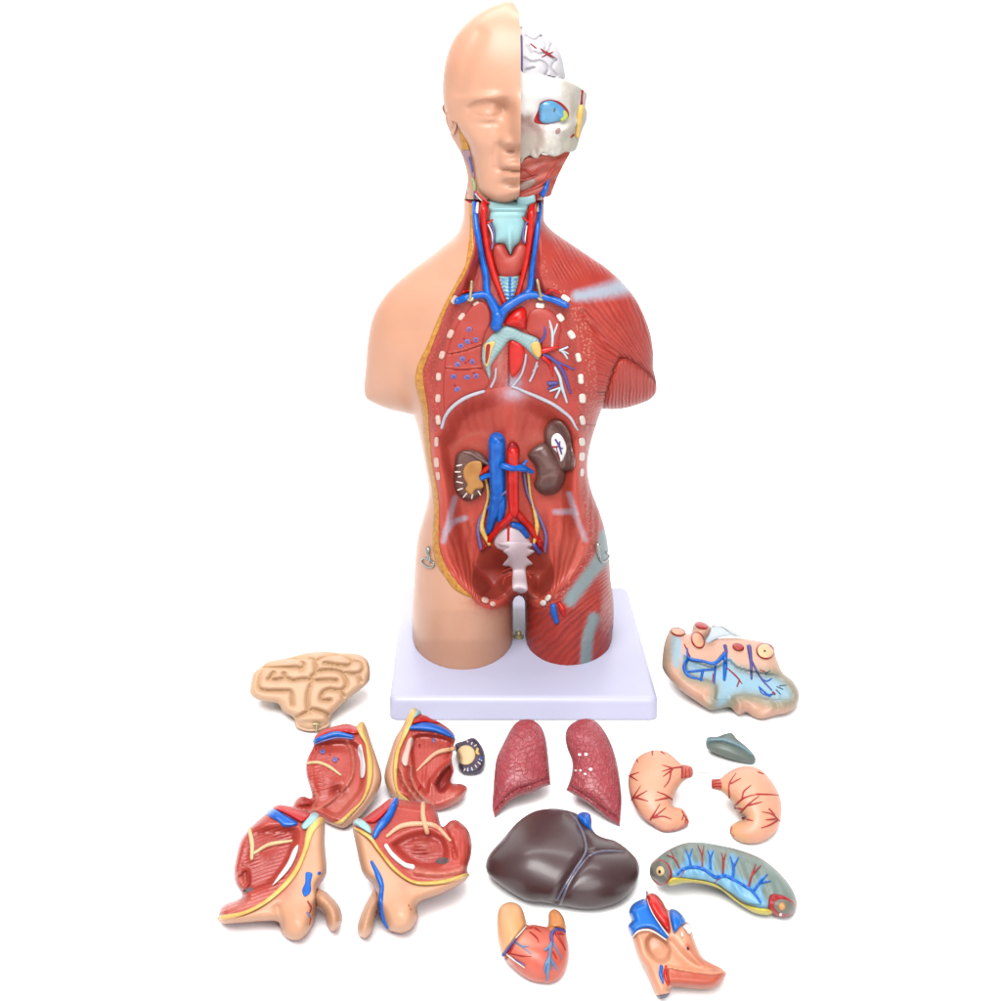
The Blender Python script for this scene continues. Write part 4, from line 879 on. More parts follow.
# ---- heart rear, opened
ZR = lambda q: zc(620, 880, 8.275, q)
hr = Piece('opened_heart', 'opened peach heart half with bright blue and red vessels on top', 'heart model',
           ZR([(220, 108), (290, 115), (340, 160), (375, 220), (400, 245), (450, 240), (510, 280), (545, 340), (592, 370), (602, 430), (620, 500), (680, 630), (750, 680), (830, 720), (890, 768, 1), (850, 840), (790, 890), (690, 905), (560, 895), (430, 890), (410, 940), (340, 983), (300, 955), (250, 850), (200, 720), (150, 640), (95, 480), (62, 400), (75, 360), (90, 340), (72, 270), (95, 210), (150, 170), (213, 150)]), 30, step=1.2)
CH = loop(ZR([(205, 480), (255, 430), (330, 445), (400, 505), (440, 580), (410, 670), (340, 700), (270, 670), (215, 600), (195, 530)]))
hr.body('heart_wall', mat('heart_peach', (246, 176, 140), (238, 158, 120), 40, .36, (300, .3), mixes=[('red', (206, 92, 66))]), 18, 26, R=9, res=1.3,
        detail=lambda x, y: -6.5 * sst(0, 6, np.maximum(sd(x, y, CH), 0)) - 2 * G(x, y, 651, 950, 8, 10) - 4 * groove(x, y, curve(ZR([(420, 520), (520, 640), (640, 720), (860, 765)])), 5) + 2.5 * groove(x, y, curve(ZR([(400, 720), (520, 745), (660, 762), (860, 762)])), 2.0),
        attrs={'red': lambda x, y: np.clip(.5 * groove(x, y, curve(ZR([(560, 560), (650, 660), (780, 730)])), 4) + .6 * G(x, y, 688, 947, 4, 4), 0, .8)})
hr.over('great_vein', ZR([(64, 400), (77, 360), (92, 340), (75, 270), (98, 212), (150, 172), (213, 158), (260, 260), (330, 370), (398, 460), (378, 488), (290, 420), (220, 400), (150, 418), (97, 475)]), 4.5, mat('bright_blue', (16, 128, 232), (10, 108, 214), 50, .3), R=4, res=1.4)
hr.over('great_artery', ZR([(215, 150), (225, 112), (290, 115), (340, 160), (375, 220), (400, 300), (418, 420), (400, 437), (350, 380), (280, 290), (235, 210)]), 6.5, mat('bright_red', (238, 44, 32), (224, 30, 24), 50, .3), R=5, res=1.4)
hr.over('side_vein', ZR([(407, 258), (450, 243), (510, 283), (548, 345), (500, 385), (450, 440), (432, 400)]), 5, MATS['bright_blue'], R=4, res=1.4)
hr.over('valve', ZR([(520, 385), (560, 362), (592, 375), (598, 420), (570, 450), (545, 420)]), 3, WHITE, R=2.5, res=1.1); hr.over('valve', ell(*ZR([(512, 450)])[0], 1.6, 3.2, -10), 2, BONE, R=1.5, res=.9)
hr.tube('white_seam', BONE, [(ZR([(100, 478), (150, 425), (230, 412), (300, 440), (380, 495)]), .7), (ZR([(225, 160), (265, 265), (335, 375), (395, 455)]), .6)], add=3.2, off=0)
hr.over('cut_muscle', ZR([(398, 735), (500, 752), (650, 768), (760, 780), (868, 775), (845, 835), (785, 882), (690, 896), (560, 886), (435, 882), (400, 830)]), 2.5, mat('cut_muscle', (214, 104, 70), (190, 76, 54), 50, .4, (250, .6)), R=3, res=1.4)
hr.tube('coronary_vein', BLUE, [(ZR([(342, 715), (338, 780), (356, 848)]), [1.6, 2.0, 1.0])], add=.5); hr.tube('coronary_artery', REDM, [(ZR([(380, 715), (374, 790), (400, 868)]), [1.2, 1.9, 1.2])], add=.5)
hr.over('pore', ell(*ZR([(562, 568)])[0], 1.3, 2.0, -20), .4, DARK, R=1, res=.8, step=.6)
hr.over('dark_tip', ZR([(300, 958), (350, 950), (412, 935), (385, 965), (340, 982)]), 1.2, mat('indigo', (54, 44, 92), (40, 32, 70), 50, .4), R=2, res=1.1)
hr.tube('pin', STEEL, [(ZR([(228, 125), (222, 98)]), 1.1)], add=3)

# ---- folded intestine
ZI = lambda q: zc(650, 610, 6.256, q)
IO = ZI([(75, 340), (85, 230), (110, 150), (140, 108), (190, 110), (228, 145), (258, 140), (272, 90), (310, 70), (360, 90), (385, 112), (375, 150), (350, 185), (370, 205), (420, 180), (520, 175), (640, 185), (720, 205), (775, 250), (795, 310), (830, 390), (890, 440), (930, 510), (925, 580), (870, 640), (790, 660), (700, 685), (640, 665), (600, 640), (550, 655), (500, 610), (430, 620), (375, 625), (290, 570), (190, 500), (120, 430), (85, 380)])
it = Piece('intestine', 'folded pink intestine with cut red openings and a blue vessel web', 'intestine model', IO, 28)
INTM = mat('intestine_pink', (238, 190, 166), (230, 174, 146), 40, .42, (260, .5), mixes=[('blue', (150, 206, 232)), ('khaki', (166, 158, 132))])
IB = loop(ZI([(205, 280), (260, 300), (400, 345), (490, 300), (560, 350), (690, 380), (800, 400), (890, 480), (905, 560), (800, 590), (660, 550), (540, 550), (480, 620), (390, 615), (400, 480), (300, 440), (225, 400)]))
IB2 = loop(ZI([(130, 170), (195, 180), (195, 300), (185, 370), (135, 330)]))
it.body('intestine_wall', INTM, 17, 34, R=12, res=1.5, detail=lambda x, y: -4.5 * sst(0, 4, np.maximum(sd(x, y, IB), 0)) * (y < 700) + .9 * np.sin(x * .42 + 1.6 * np.sin(y * .3) + 1.2 * np.sin(x * .17)) * sst(690, 702, y) + 2.5 * G(x, y, 740, 700, 5, 14) - 4 * G(x, y, 729, 712, 3, 8),
        attrs={'blue': lambda x, y: np.clip(.9 * sst(-2, 2, sd(x, y, IB)) + .8 * sst(-2, 3, sd(x, y, IB2)), 0, .92), 'khaki': lambda x, y: .95 * np.exp(-(np.minimum(pdist(x, y, IB, True), 99) / 6) ** 2) * sst(655, 675, y) + .7 * G(x, y, 668, 655, 6, 22, 10)})
def ring_(cx, cy, rx, ry, an, fill, name='cut_opening'):
    c = ZI([(cx, cy)])[0]
    o = it.over(name, ell(c[0], c[1], rx / 6.256, ry / 6.256, an), 2.4, DKRED, R=2, res=1.1, skirt=4, rings=(.3, .8), step=.8)
    if fill: it.over('bowel_lining', ell(c[0], c[1], rx / 6.256 - 1.5, ry / 6.256 - 1.4, an), .8, fill, R=1.5, res=1.1, skirt=1.5, off=2.2, parent=o, rings=(.3,), step=.7)
    return o
REDC = mat('cut_red', (206, 64, 58), (186, 48, 46), 60, .4)
ring_(175, 136, 50, 28, 10, PEACH); ring_(322, 96, 46, 24, 14, REDC); ring_(300, 188, 42, 56, -28, PEACH); ring_(552, 232, 38, 25, 14, REDC)
o = ring_(722, 256, 60, 52, 15, CREAM); c = ZI([(718, 256)])[0]
it.over('lumen', ell(c[0], c[1], 1.2, 1.1), .5, DARK, R=1, res=.8, off=3, parent=o, step=.6)
it.tube('mesentery_vein', BLUE, [(ZI([(232, 240), (245, 300), (330, 320), (405, 332), (470, 275)]), [.8, 1.5, 1.4, 1.7, 2.2]), (ZI([(245, 300), (215, 350), (240, 410), (330, 440)]), [1.4, 2.0, 1.6, .8]), (ZI([(240, 387), (320, 378), (405, 370)]), 1.2), (ZI([(330, 380), (318, 440)]), 1.3), (ZI([(410, 340), (402, 460)]), [1.2, .8]), (ZI([(470, 275), (470, 360), (465, 435)]), [2.2, 2.2, 1.4])], off=.2)
it.tube('mesentery_vein', BLUE, [(ZI([(683, 482), (740, 530), (780, 520)]), [.9, 1, .7]), (ZI([(683, 482), (700, 520), (750, 540)]), .7)], off=.2)
it.tube('mesentery_vein', BLUE, [(ZI([(700, 430), (730, 445), (760, 430)]), [.6, .8, .6])], off=.2)
it.tube('mesentery_vein', PURPLE, [(ZI([(470, 225), (478, 265)]), [1.8, 1.6]), (ZI([(620, 230), (632, 330), (635, 430)]), [2.4, 1.5, 1.0]), (ZI([(632, 310), (690, 420), (760, 500)]), [1.2, 1, .8])], off=.2)
it.tube('mesentery_artery', DKRED, [(ZI([(430, 305), (470, 255)]), [1, .8]), (ZI([(480, 360), (540, 415), (575, 460)]), [.6, .9, .5]), (ZI([(560, 435), (545, 478)]), .7), (ZI([(395, 400), (392, 450)]), .6), (ZI([(215, 215), (250, 290)]), .6), (ZI([(770, 515), (780, 525)]), 1.1), (ZI([(690, 375), (720, 385)]), .5)], off=.3)
it.tube('mesentery_artery', mat('dark_teal', (70, 96, 112), (60, 84, 100), 60, .4), [(ZI([(795, 480), (830, 495)]), .6), (ZI([(790, 500), (815, 525)]), .6), (ZI([(720, 400), (750, 380)]), .5), (ZI([(850, 470), (810, 475)]), .5)], off=.2)
fl = it.over('mesentery_flap', ZI([(375, 120), (395, 100), (470, 108), (560, 155), (585, 165), (480, 165), (420, 180), (352, 212), (345, 185)]), 1.2, mat('film_white', (212, 222, 230), (196, 210, 220), 50, .3), R=2, res=1.3, skirt=3, base=lambda x, y: 4 + 0 * x)
it.tube('flap_vein', mat('flap_teal', (110, 176, 200), (80, 150, 180), 50, .4), [(ZI([(352, 195), (390, 165), (440, 150)]), .4), (ZI([(360, 170), (400, 160), (435, 160)]), .4), (ZI([(385, 160), (410, 150)]), .4)], parent=fl, add=0)
tube(fl, 'flap_wire', STEEL, [(ZI([(385, 98), (440, 97), (500, 138), (545, 162), (572, 166)]), .4)], lambda x, y: 5.6 + 0 * x, it.fr)

# ---- small grey-green piece
ZS = lambda q: zc(620, 730, 5.56, q)
GREY = mat('grey_green', (124, 136, 128), (108, 120, 112), 50, .4, (260, .3), mixes=[('blue', (126, 164, 178))])
sp = Piece('spleen', 'small grey-green hat shaped organ with a low fin, above the two stomach halves', 'spleen model',
           ZS([(485, 42), (540, 36), (580, 22), (622, 17), (650, 48), (700, 88), (740, 130), (755, 165), (735, 190), (660, 175), (580, 150), (500, 115), (478, 90)]), 30, step=1)
RDG = curve(ZS([(485, 55), (560, 52), (620, 68), (680, 95), (730, 130)]))
sp.body('spleen_body', GREY, 13, 16, res=1.1, detail=lambda x, y: 1.8 * groove(x, y, RDG, 2.2) - 2.2 * groove(x, y, RDG + [0, 3.0], 1.6), attrs={'blue': lambda x, y: .9 * groove(x, y, RDG, 2.0)})

# ---- stomach halves
ZT = lambda q: zc(620, 730, 5.56, q)
STM = mat('stomach_peach', (252, 186, 154), (248, 174, 138), 30, .4, (300, .2), mixes=[('rim', (190, 48, 44)), ('warm', (246, 190, 128))])
VES = mat('vessel_red', (200, 62, 58), (186, 48, 48), 60, .4)
st1 = Piece('stomach_half', 'left stomach half with a red lower rim and a wire at its neck', 'stomach model',
            ZT([(45, 290), (60, 220), (100, 150), (180, 112), (260, 122), (320, 170), (345, 190), (400, 205), (405, 258), (372, 275), (340, 300), (310, 350), (292, 420), (350, 440), (385, 510), (340, 550), (250, 568), (180, 530), (110, 470), (65, 390)]), 30, group='two stomach halves', step=1.2)
RIM1 = curve(ZT([(55, 380), (110, 478), (180, 538), (250, 572), (340, 555), (388, 512)]))
st1.body('stomach_wall', STM, 18, 24, res=1.4, attrs={'rim': lambda x, y: .95 * np.exp(-(pdist(x, y, RIM1) / 2.8) ** 2), 'warm': z0})
st1.over('pylorus', ZT([(345, 195), (398, 207), (403, 256), (370, 270), (345, 262)]), 2.2, mat('pylorus_red', (232, 130, 108), (204, 84, 72), 200, .4), R=2, res=1.2)
st1.tube('pylorus_fold', DKRED, [(ZT([(348, 205), (345, 265)]), .7), (ZT([(365, 210), (365, 265)]), .5), (ZT([(385, 212), (385, 260)]), .5)], add=2.1, off=0)
tr1 = [[(345, 205), (290, 213), (235, 230)], [(290, 212), (235, 195)], [(290, 220), (240, 258)], [(285, 222), (272, 280), (245, 318)], [(52, 255), (105, 235)], [(58, 256), (98, 282)], [(65, 388), (115, 310)], [(72, 382), (150, 338)], [(90, 376), (155, 395)], [(290, 385), (250, 360), (205, 343)],
       [(272, 375), (195, 392)], [(168, 500), (222, 412)], [(185, 488), (255, 432)], [(190, 486), (240, 480), (285, 495)], [(180, 118), (180, 142)], [(92, 165), (100, 178)], [(230, 122), (250, 135)]]
st1.tube('stomach_vessel', VES, [(ZT(l), [.9, .7, .4]) for l in tr1], off=.1)
st1.tube('pylorus_fold', DKRED, [(ZT([(345, 452), (375, 505)]), .7), (ZT([(355, 470), (345, 500)]), .5), (ZT([(368, 480), (362, 515)]), .5)], off=.2)
tube(st1.root, 'pin_wire', STEEL, [(ZT([(390, 234), (440, 236), (487, 236)]), .6)], lambda x, y: 4 + 0 * x, st1.fr)
st2 = Piece('stomach_half', 'right stomach half, all peach, its neck turned to the left', 'stomach model',
            ZT([(512, 275), (555, 268), (600, 235), (650, 210), (720, 200), (790, 225), (850, 290), (890, 370), (900, 450), (880, 540), (830, 600), (760, 632), (690, 630), (640, 605), (612, 570), (620, 530), (650, 510), (700, 490), (660, 460), (630, 410), (590, 365), (555, 340), (512, 325)]), 30, group='two stomach halves', step=1.2)
st2.body('stomach_wall', STM, 22, 26, res=1.4, attrs={'rim': z0, 'warm': lambda x, y: .6 * np.exp(-(pdist(x, y, curve(ZT([(560, 335), (640, 415), (700, 480), (630, 560), (700, 625)]))) / 5) ** 2)})
st2.over('pylorus', ZT([(513, 278), (553, 271), (566, 300), (556, 335), (513, 322)]), 2.2, MATS['pylorus_red'], R=2, res=1.2)
st2.tube('pylorus_fold', DKRED, [(ZT([(514, 276), (514, 325)]), .7), (ZT([(525, 300), (560, 295)]), .5), (ZT([(525, 315), (562, 312)]), .5), (ZT([(525, 285), (552, 280)]), .5)], add=2.1, off=0)
tr2 = [[(608, 375), (608, 300), (645, 240)], [(618, 298), (672, 268)], [(680, 375), (690, 340), (728, 308)], [(635, 422), (690, 378), (760, 357)], [(760, 357), (830, 358), (882, 362)], [(668, 460), (720, 408), (772, 368)], [(715, 418), (790, 400)], [(888, 505), (845, 468), (790, 455)], [(872, 495), (810, 500)],
       [(875, 505), (830, 530), (785, 545)], [(640, 435), (690, 440)], [(680, 490), (740, 505)], [(620, 545), (612, 575)], [(770, 235), (800, 245)], [(830, 440), (862, 470)]]
st2.tube('stomach_vessel', VES, [(ZT(l), [.9, .8, .4]) for l in tr2], off=.1)
st2.tube('pylorus_fold', DKRED, [(ZT([(618, 532), (612, 570)]), .5), (ZT([(618, 575), (632, 592)]), .6)], off=.2)

# ---- crescent section of bowel
ZC_ = lambda q: zc(640, 830, 5.888, q)
co = Piece('colon_section', 'curved grey-green bowel section with blue branching veins and a yellow lower band', 'bowel model',
           ZC_([(60, 210), (80, 180), (160, 120), (250, 80), (340, 70), (450, 85), (580, 115), (700, 160), (800, 230), (880, 320), (920, 400), (922, 460), (890, 510), (830, 518), (780, 497), (740, 505), (660, 485), (560, 420), (470, 350), (370, 318), (270, 312), (180, 332), (140, 330), (80, 290), (60, 250)]), 30, step=1.2)
COM = mat('bowel_grey', (142, 158, 150), (122, 140, 132), 40, .4, (260, .5), mixes=[('blue', (110, 178, 222))])
MV = curve(ZC_([(222, 262), (270, 225), (340, 222), (400, 245), (440, 280), (500, 270), (580, 310), (660, 360), (712, 432)]))
trk = [((285, 150), (290, 215)), ((415, 140), (415, 220)), ((545, 160), (545, 275)), ((720, 290), (690, 350))]
co.body('bowel_wall', COM, 17, 24, res=1.35, R=14, attrs={'blue': lambda x, y: np.clip(sum(.85 * (1 - sst(1.5, 6, pdist(x, y, ZC_(l)))) for l in trk) + .9 * (1 - sst(2, 9, pdist(x, y, MV))) , 0, .92)},
        detail=lambda x, y: .7 * np.sin(x * .55 - y * .2) * sst(0, 10, 900 - y))
co.over('mesentery', ZC_([(215, 275), (245, 235), (330, 225), (400, 250), (440, 285), (500, 278), (570, 300), (655, 362), (715, 435), (640, 430), (560, 385), (470, 325), (370, 295), (270, 285)]), 1.2, BLUEL, R=2, res=1.3)
co.tube('mesentery_vein', BLUE, [(MV[::5], [1.2, 1.5, 1.6, 1.5, 1.6, 1.5, 1.2]), (ZC_([(300, 220), (290, 165), (270, 115)]), [1.2, .9, .5]), (ZC_([(290, 165), (308, 110)]), [.8, .5]), (ZC_([(415, 225), (412, 165), (400, 120)]), [1.1, .9, .5]), (ZC_([(412, 170), (432, 120)]), [.8, .5]), (ZC_([(545, 285), (550, 220), (532, 155)]), [1.3, 1.2, .5]), (ZC_([(550, 220), (582, 158)]), [1.1, .5]),
        (ZC_([(665, 362), (708, 305), (752, 258)]), [1.1, 1.1, .5]), (ZC_([(705, 312), (768, 300)]), [1, .5])], add=.7, off=.2)
co.tube('mesentery_artery', DKRED, [(ZC_([(232, 222), (205, 170), (158, 148)]), [.7, .7, .4]), (ZC_([(208, 180), (180, 118)]), [.6, .4]), (ZC_([(365, 218), (365, 150), (340, 88)]), [.7, .7, .4]), (ZC_([(365, 155), (376, 90)]), [.6, .4]), (ZC_([(487, 252), (490, 190), (480, 132)]), [.9, .9, .4]), (ZC_([(490, 192), (506, 132)]), [.8, .4]),
        (ZC_([(640, 330), (660, 260), (682, 200)]), [.9, .8, .4]), (ZC_([(658, 268), (712, 208)]), [.7, .4]), (ZC_([(440, 305), (475, 282)]), .6), (ZC_([(225, 290), (265, 235)]), .6)], add=.8, off=.1)
co.over('fat_band', ZC_([(165, 318), (172, 290), (205, 278), (300, 288), (430, 313), (520, 370), (600, 430), (680, 455), (770, 468), (776, 494), (740, 503), (660, 483), (560, 420), (470, 350), (370, 318), (270, 312), (185, 330)]), 3.5, mat('band_yellow', (232, 216, 84), (212, 190, 52), 80, .36), R=3.0, res=1.2)
e1 = co.over('end_face', ell(*ZC_([(122, 250)])[0], 11, 13.5, -20), 2.5, DKRED, R=2, res=1.3, skirt=5)
co.over('end_section', ell(*ZC_([(116, 248)])[0], 10, 12.0, -20), .8, mat('section_grey', (134, 134, 122), (112, 112, 102), 60, .42), R=2, res=1.3, skirt=2, off=2.2, parent=e1)
co.over('lumen_lining', ell(*ZC_([(119, 242)])[0], 4.4, 5.0), 1.2, CREAM, R=1.5, res=1, skirt=2, off=2.9, parent=e1, step=.7); co.over('lumen', ell(*ZC_([(115, 246)])[0], 1.5, 1.9), .4, DARK, R=1, res=.8, skirt=1, off=4.0, parent=e1, step=.5)
e2 = co.over('end_face', ZC_([(768, 382), (840, 384), (905, 420), (920, 460), (885, 506), (825, 514), (780, 494), (758, 462)]), 2.5, DKRED, R=2, res=1.3, skirt=5)
co.over('end_section', ell(*ZC_([(850, 452)])[0], 11, 7.4, 18), .8, MATS['section_grey'], R=2, res=1.3, skirt=2, off=2.2, parent=e2)
co.over('lumen_lining', ell(*ZC_([(835, 450)])[0], 3.6, 4.0), 1.2, OCHRE, R=1.5, res=1, skirt=2, off=2.9, parent=e2, step=.7); co.over('white_peg', ell(*ZC_([(828, 497)])[0], 2.4, 2.3), 1.6, WHITE, R=1.5, res=1, skirt=2, off=1.0, parent=e2, step=.7)

# ---- four pelvis sections
def pelvis(name, label, outline, skin_line, bowl_d, tilt, A=16, K=34, pink=None, step=1.5, bowl=None):
    """solid block: skin below/beside the cut edge line, red inside on the other side"""
    return None
ZU = lambda q: zc(295, 710, 7.7, q)
GP = 'four cut pelvis sections'
pu = Piece('pelvis_section', 'upper left pelvis section with a long white bone slit and a pointed yellow corner', 'pelvis model',
           ZU([(145, 215), (200, 160), (300, 125), (400, 105), (475, 125), (520, 82, 1), (550, 130), (590, 250), (640, 400), (668, 510), (650, 600), (590, 710), (500, 820), (400, 900), (350, 910), (240, 865), (150, 805), (60, 800), (-5, 770), (-16, 735), (10, 685), (60, 662), (120, 680), (128, 640), (90, 520), (82, 440), (95, 370), (130, 300), (145, 255)]), 30, group=GP)
U_in = loop(ZU([(130, 270), (300, 240), (400, 230), (450, 300), (440, 480), (380, 600), (250, 720), (150, 730), (140, 640), (95, 520), (90, 400)]))
U_ridge = curve(ZU([(400, 240), (440, 330), (445, 480), (390, 590), (250, 720), (110, 785)]))
def du(x, y):
    q = -7 * sst(0, 6, np.maximum(sd(x, y, loop(ZU([(150, 250), (420, 225), (520, 300), (545, 420), (530, 600), (440, 730), (330, 830), (200, 790), (60, 770), (10, 730), (120, 690), (95, 520), (90, 400)]))), 0))
    q = q + 4.5 * G(x, y, 326, 777, 17, 17) + 2.8 * groove(x, y, U_ridge, 1.6) + .5 * np.sin((y * 1.0 + x * .25) * 1.6) * G(x, y, 320, 778, 14, 12) - 5 * G(x, y, 338, 792, 6, 6) - 2.5 * groove(x, y, curve(ZU([(60, 690), (130, 700), (150, 740)])), 2)
    return q + 2.5 * groove(x, y, curve(ZU([(150, 620), (165, 690), (140, 750)])), 1.4)
lt_u = lambda x, y: np.clip(.6 * groove(x, y, U_ridge, 1.8) + .4 * G(x, y, 345, 800, 10, 20, 40) + .5 * groove(x, y, curve(ZU([(150, 620), (165, 690), (140, 750)])), 1.6), 0, .8)
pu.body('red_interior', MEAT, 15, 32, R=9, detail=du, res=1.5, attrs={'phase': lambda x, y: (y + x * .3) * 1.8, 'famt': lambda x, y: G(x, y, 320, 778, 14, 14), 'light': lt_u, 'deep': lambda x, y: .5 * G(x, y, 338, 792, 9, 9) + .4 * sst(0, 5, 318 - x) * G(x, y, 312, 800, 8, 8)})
USK = ZU([(521, 84, 1), (550, 130), (590, 250), (640, 400), (667, 510), (650, 600), (590, 710), (500, 820), (400, 899), (350, 909), (240, 863, 1), (310, 868), (360, 880), (450, 790), (540, 680), (590, 560), (600, 400), (570, 260), (540, 180)])
pu.over('skin', USK, 2.0, SKINP, R=3, res=1.4, skirt=4, attrs={'pink': z0})
pu.over('fat_edge', ZU([(470, 132), (520, 90), (542, 180), (572, 260), (602, 400), (592, 560), (542, 682), (452, 792), (360, 882), (300, 866), (340, 850), (430, 772), (510, 690), (548, 570), (553, 400), (538, 270), (500, 200)]), 3.0, YELLOW, R=2.4, res=1.3, skirt=4)
pu.over('red_band', ZU([(147, 215), (200, 162), (300, 127), (400, 107), (470, 128), (488, 180), (440, 185), (300, 170), (200, 205), (150, 235)]), 4.0, BAND, R=3.5, res=1.3, skirt=4)
pu.tube('blue_vessel', BLUE, [(ZU([(150, 242), (220, 212), (320, 186), (440, 206)]), [2.0, 2.4, 2.6, 1.6])], add=.8, off=.5)
pu.tube('vessel_sheath', LILAC, [(ZU([(150, 262), (225, 236), (330, 212), (445, 222)]), .9)], add=.8)
pu.tube('cream_duct', CREAM, [(ZU([(92, 410), (180, 405), (262, 437), (350, 500)]), [1.3, 1.5, 1.5, 1.0])], off=.4)
pu.over('bone_slit', ZU([(484, 285), (508, 265), (526, 330), (542, 430), (532, 512), (505, 517), (500, 400), (482, 330)]), 1.6, WHITE, R=1.6, res=1.1, skirt=3, off=1.0)
for cx, cy in ((212, 320), (308, 382)):
    c = ZU([(cx, cy)])[0]; v = pu.over('vessel_end', ell(c[0], c[1], 3.0, 2.6), 1.3, LILAC, R=1.2, res=1, step=.7); pu.over('lumen', ell(c[0], c[1], 1.1), .4, PURPLE, R=.8, res=.7, off=1.2, parent=v, step=.5)
for cx, cy in ((160, 302), (272, 345), (345, 625), (335, 380)):
    c = ZU([(cx, cy)])[0]; pu.over('pore', ell(c[0], c[1], 1.2, .9, -20), .4, DKRED, R=.8, res=.8, step=.5)

ZX = lambda q: zc(375, 700, 8.34, q)
px_ = Piece('pelvis_section', 'upper right pelvis section with a tall yellow spike beside the base corner', 'pelvis model',
            ZX([(318, 66, 1), (372, 86), (400, 125), (540, 185), (640, 260), (672, 320), (660, 370), (650, 430), (640, 500), (655, 600), (635, 690), (720, 700), (770, 730), (760, 780), (700, 850), (600, 905), (500, 925), (400, 870), (300, 855), (190, 830), (130, 790), (85, 690), (80, 600), (110, 480), (160, 330), (220, 230), (262, 150)]), 32, group=GP)
X_f1 = curve(ZX([(300, 560), (300, 650), (360, 770), (480, 880)])); X_f2 = curve(ZX([(215, 580), (250, 700), (330, 800), (420, 870)])); X_hol = loop(ZX([(500, 690), (560, 590), (632, 515), (654, 600), (638, 695), (580, 775), (520, 770)]))
def dx_(x, y):
    return -6 * sst(0, 5, np.maximum(sd(x, y, loop(ZX([(320, 290), (640, 320), (645, 500), (560, 580), (480, 680), (440, 800), (340, 700), (300, 560)]))), 0)) - 9 * sst(0, 5, np.maximum(sd(x, y, X_hol), 0)) + 3 * groove(x, y, X_f1, 2.2) - 3 * groove(x, y, X_f1 - [2.5, -1], 1.5) + 2 * groove(x, y, X_f2, 2) - 2.5 * groove(x, y, X_f2 - [2.5, -1], 1.4) + 4 * G(x, y, 430, 775, 8, 16, 20) \
        + 3 * groove(x, y, curve(ZX([(500, 690), (540, 600), (600, 540)])), 1.6) + 3 * G(x, y, 455, 796, 12, 7, -25)
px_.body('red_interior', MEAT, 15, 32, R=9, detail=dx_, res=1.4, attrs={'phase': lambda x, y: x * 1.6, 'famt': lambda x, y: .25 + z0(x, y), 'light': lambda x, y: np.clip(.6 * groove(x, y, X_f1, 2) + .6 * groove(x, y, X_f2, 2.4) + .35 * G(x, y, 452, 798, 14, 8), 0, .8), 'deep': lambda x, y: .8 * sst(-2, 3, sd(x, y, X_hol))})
px_.over('skin', ZX([(300, 110), (262, 155), (222, 232), (162, 332), (112, 482), (82, 600), (87, 690), (132, 788), (192, 828), (215, 830), (175, 740), (152, 600), (165, 450), (215, 320), (245, 212)]), 2.0, SKINP, R=3, res=1.3, skirt=4, attrs={'pink': z0})
px_.over('fat_edge', ZX([(318, 70), (345, 84), (318, 180), (275, 280), (215, 410), (195, 520), (186, 640), (206, 760), (300, 848), (260, 846), (200, 826), (165, 740), (150, 600), (162, 450), (212, 320), (242, 210), (280, 110)]), 3.2, YELLOW, R=2.4, res=1.2, skirt=4)
px_.over('cyan_tip', ZX([(345, 84), (372, 88), (385, 105), (345, 140), (318, 155)]), 2.6, CYAN, R=1.8, res=1.1, skirt=4)
px_.over('red_band', ZX([(310, 187), (400, 128), (470, 155), (545, 190), (500, 192), (420, 182), (330, 200)]), 4, BAND, R=3, res=1.2, skirt=4)
px_.over('blue_band', ZX([(287, 222), (380, 187), (480, 192), (580, 232), (648, 282), (670, 328), (620, 310), (500, 272), (380, 257), (292, 250)]), 5.0, BLUE, R=4, res=1.2, skirt=4)
px_.over('bone_slit', ZX([(275, 330), (308, 312), (323, 350), (292, 440), (272, 545), (238, 548), (218, 500), (242, 420)]), 2.4, PINKB, R=2, res=1.1, skirt=3)
px_.tube('cream_duct', PEACH, [(ZX([(350, 590), (420, 520), (520, 440), (660, 405)]), [.8, 1.8, 2.2, 2.0])], off=.5)
c = ZX([(490, 335)])[0]; px_.over('vessel_end', ell(c[0], c[1], 1.6, 2.8), .8, LILAC, R=1.2, res=.9, step=.6)
for cx, cy in ((372, 385), (382, 720), (365, 740)):
    c = ZX([(cx, cy)])[0]; px_.over('pore', ell(c[0], c[1], 1.0, 2.4), .4, DKRED, R=.8, res=.8, step=.5)
ks = Piece('kidney_slice', 'small dark kidney slice with a cream core, right of the spiked pelvis section', 'kidney model',
           ZX([(668, 368), (740, 340), (820, 315), (880, 370), (915, 450), (915, 540), (880, 600), (800, 625), (730, 610), (695, 550), (700, 490), (672, 425)]), 30, step=1)
KDM = mat('kidney_indigo', (84, 66, 84), (66, 56, 84), 120, .4, (300, .5))
ks.body('kidney_rim', KDM, 9, 14, R=5, res=1.2)
ks.over('renal_pelvis', ell(*ZX([(758, 460)])[0], 9.6, 10, 10), 1.6, CREAM, R=2.5, res=1.2, skirt=3)
ks.tube('cortex_rays', BONE, [(ZX(l), .6) for l in ([(750, 575), (742, 590)], [(775, 570), (772, 592)], [(805, 565), (812, 585)], [(835, 545), (848, 562)], [(860, 520), (878, 535)], [(870, 495), (890, 505)], [(775, 350), (765, 340)], [(810, 355), (805, 370)], [(830, 385), (845, 375)])], off=.1)
ks.tube('yellow_spot', YELLOW, [(ZX([(855, 410), (850, 440), (862, 450)]), [1.4, 1.6, 1.2])], off=.2)
ks.tube('blue_spot', BLUE, [(ZX([(875, 505), (890, 480)]), .8), (ZX([(795, 575), (800, 590)]), .6)], off=.1)

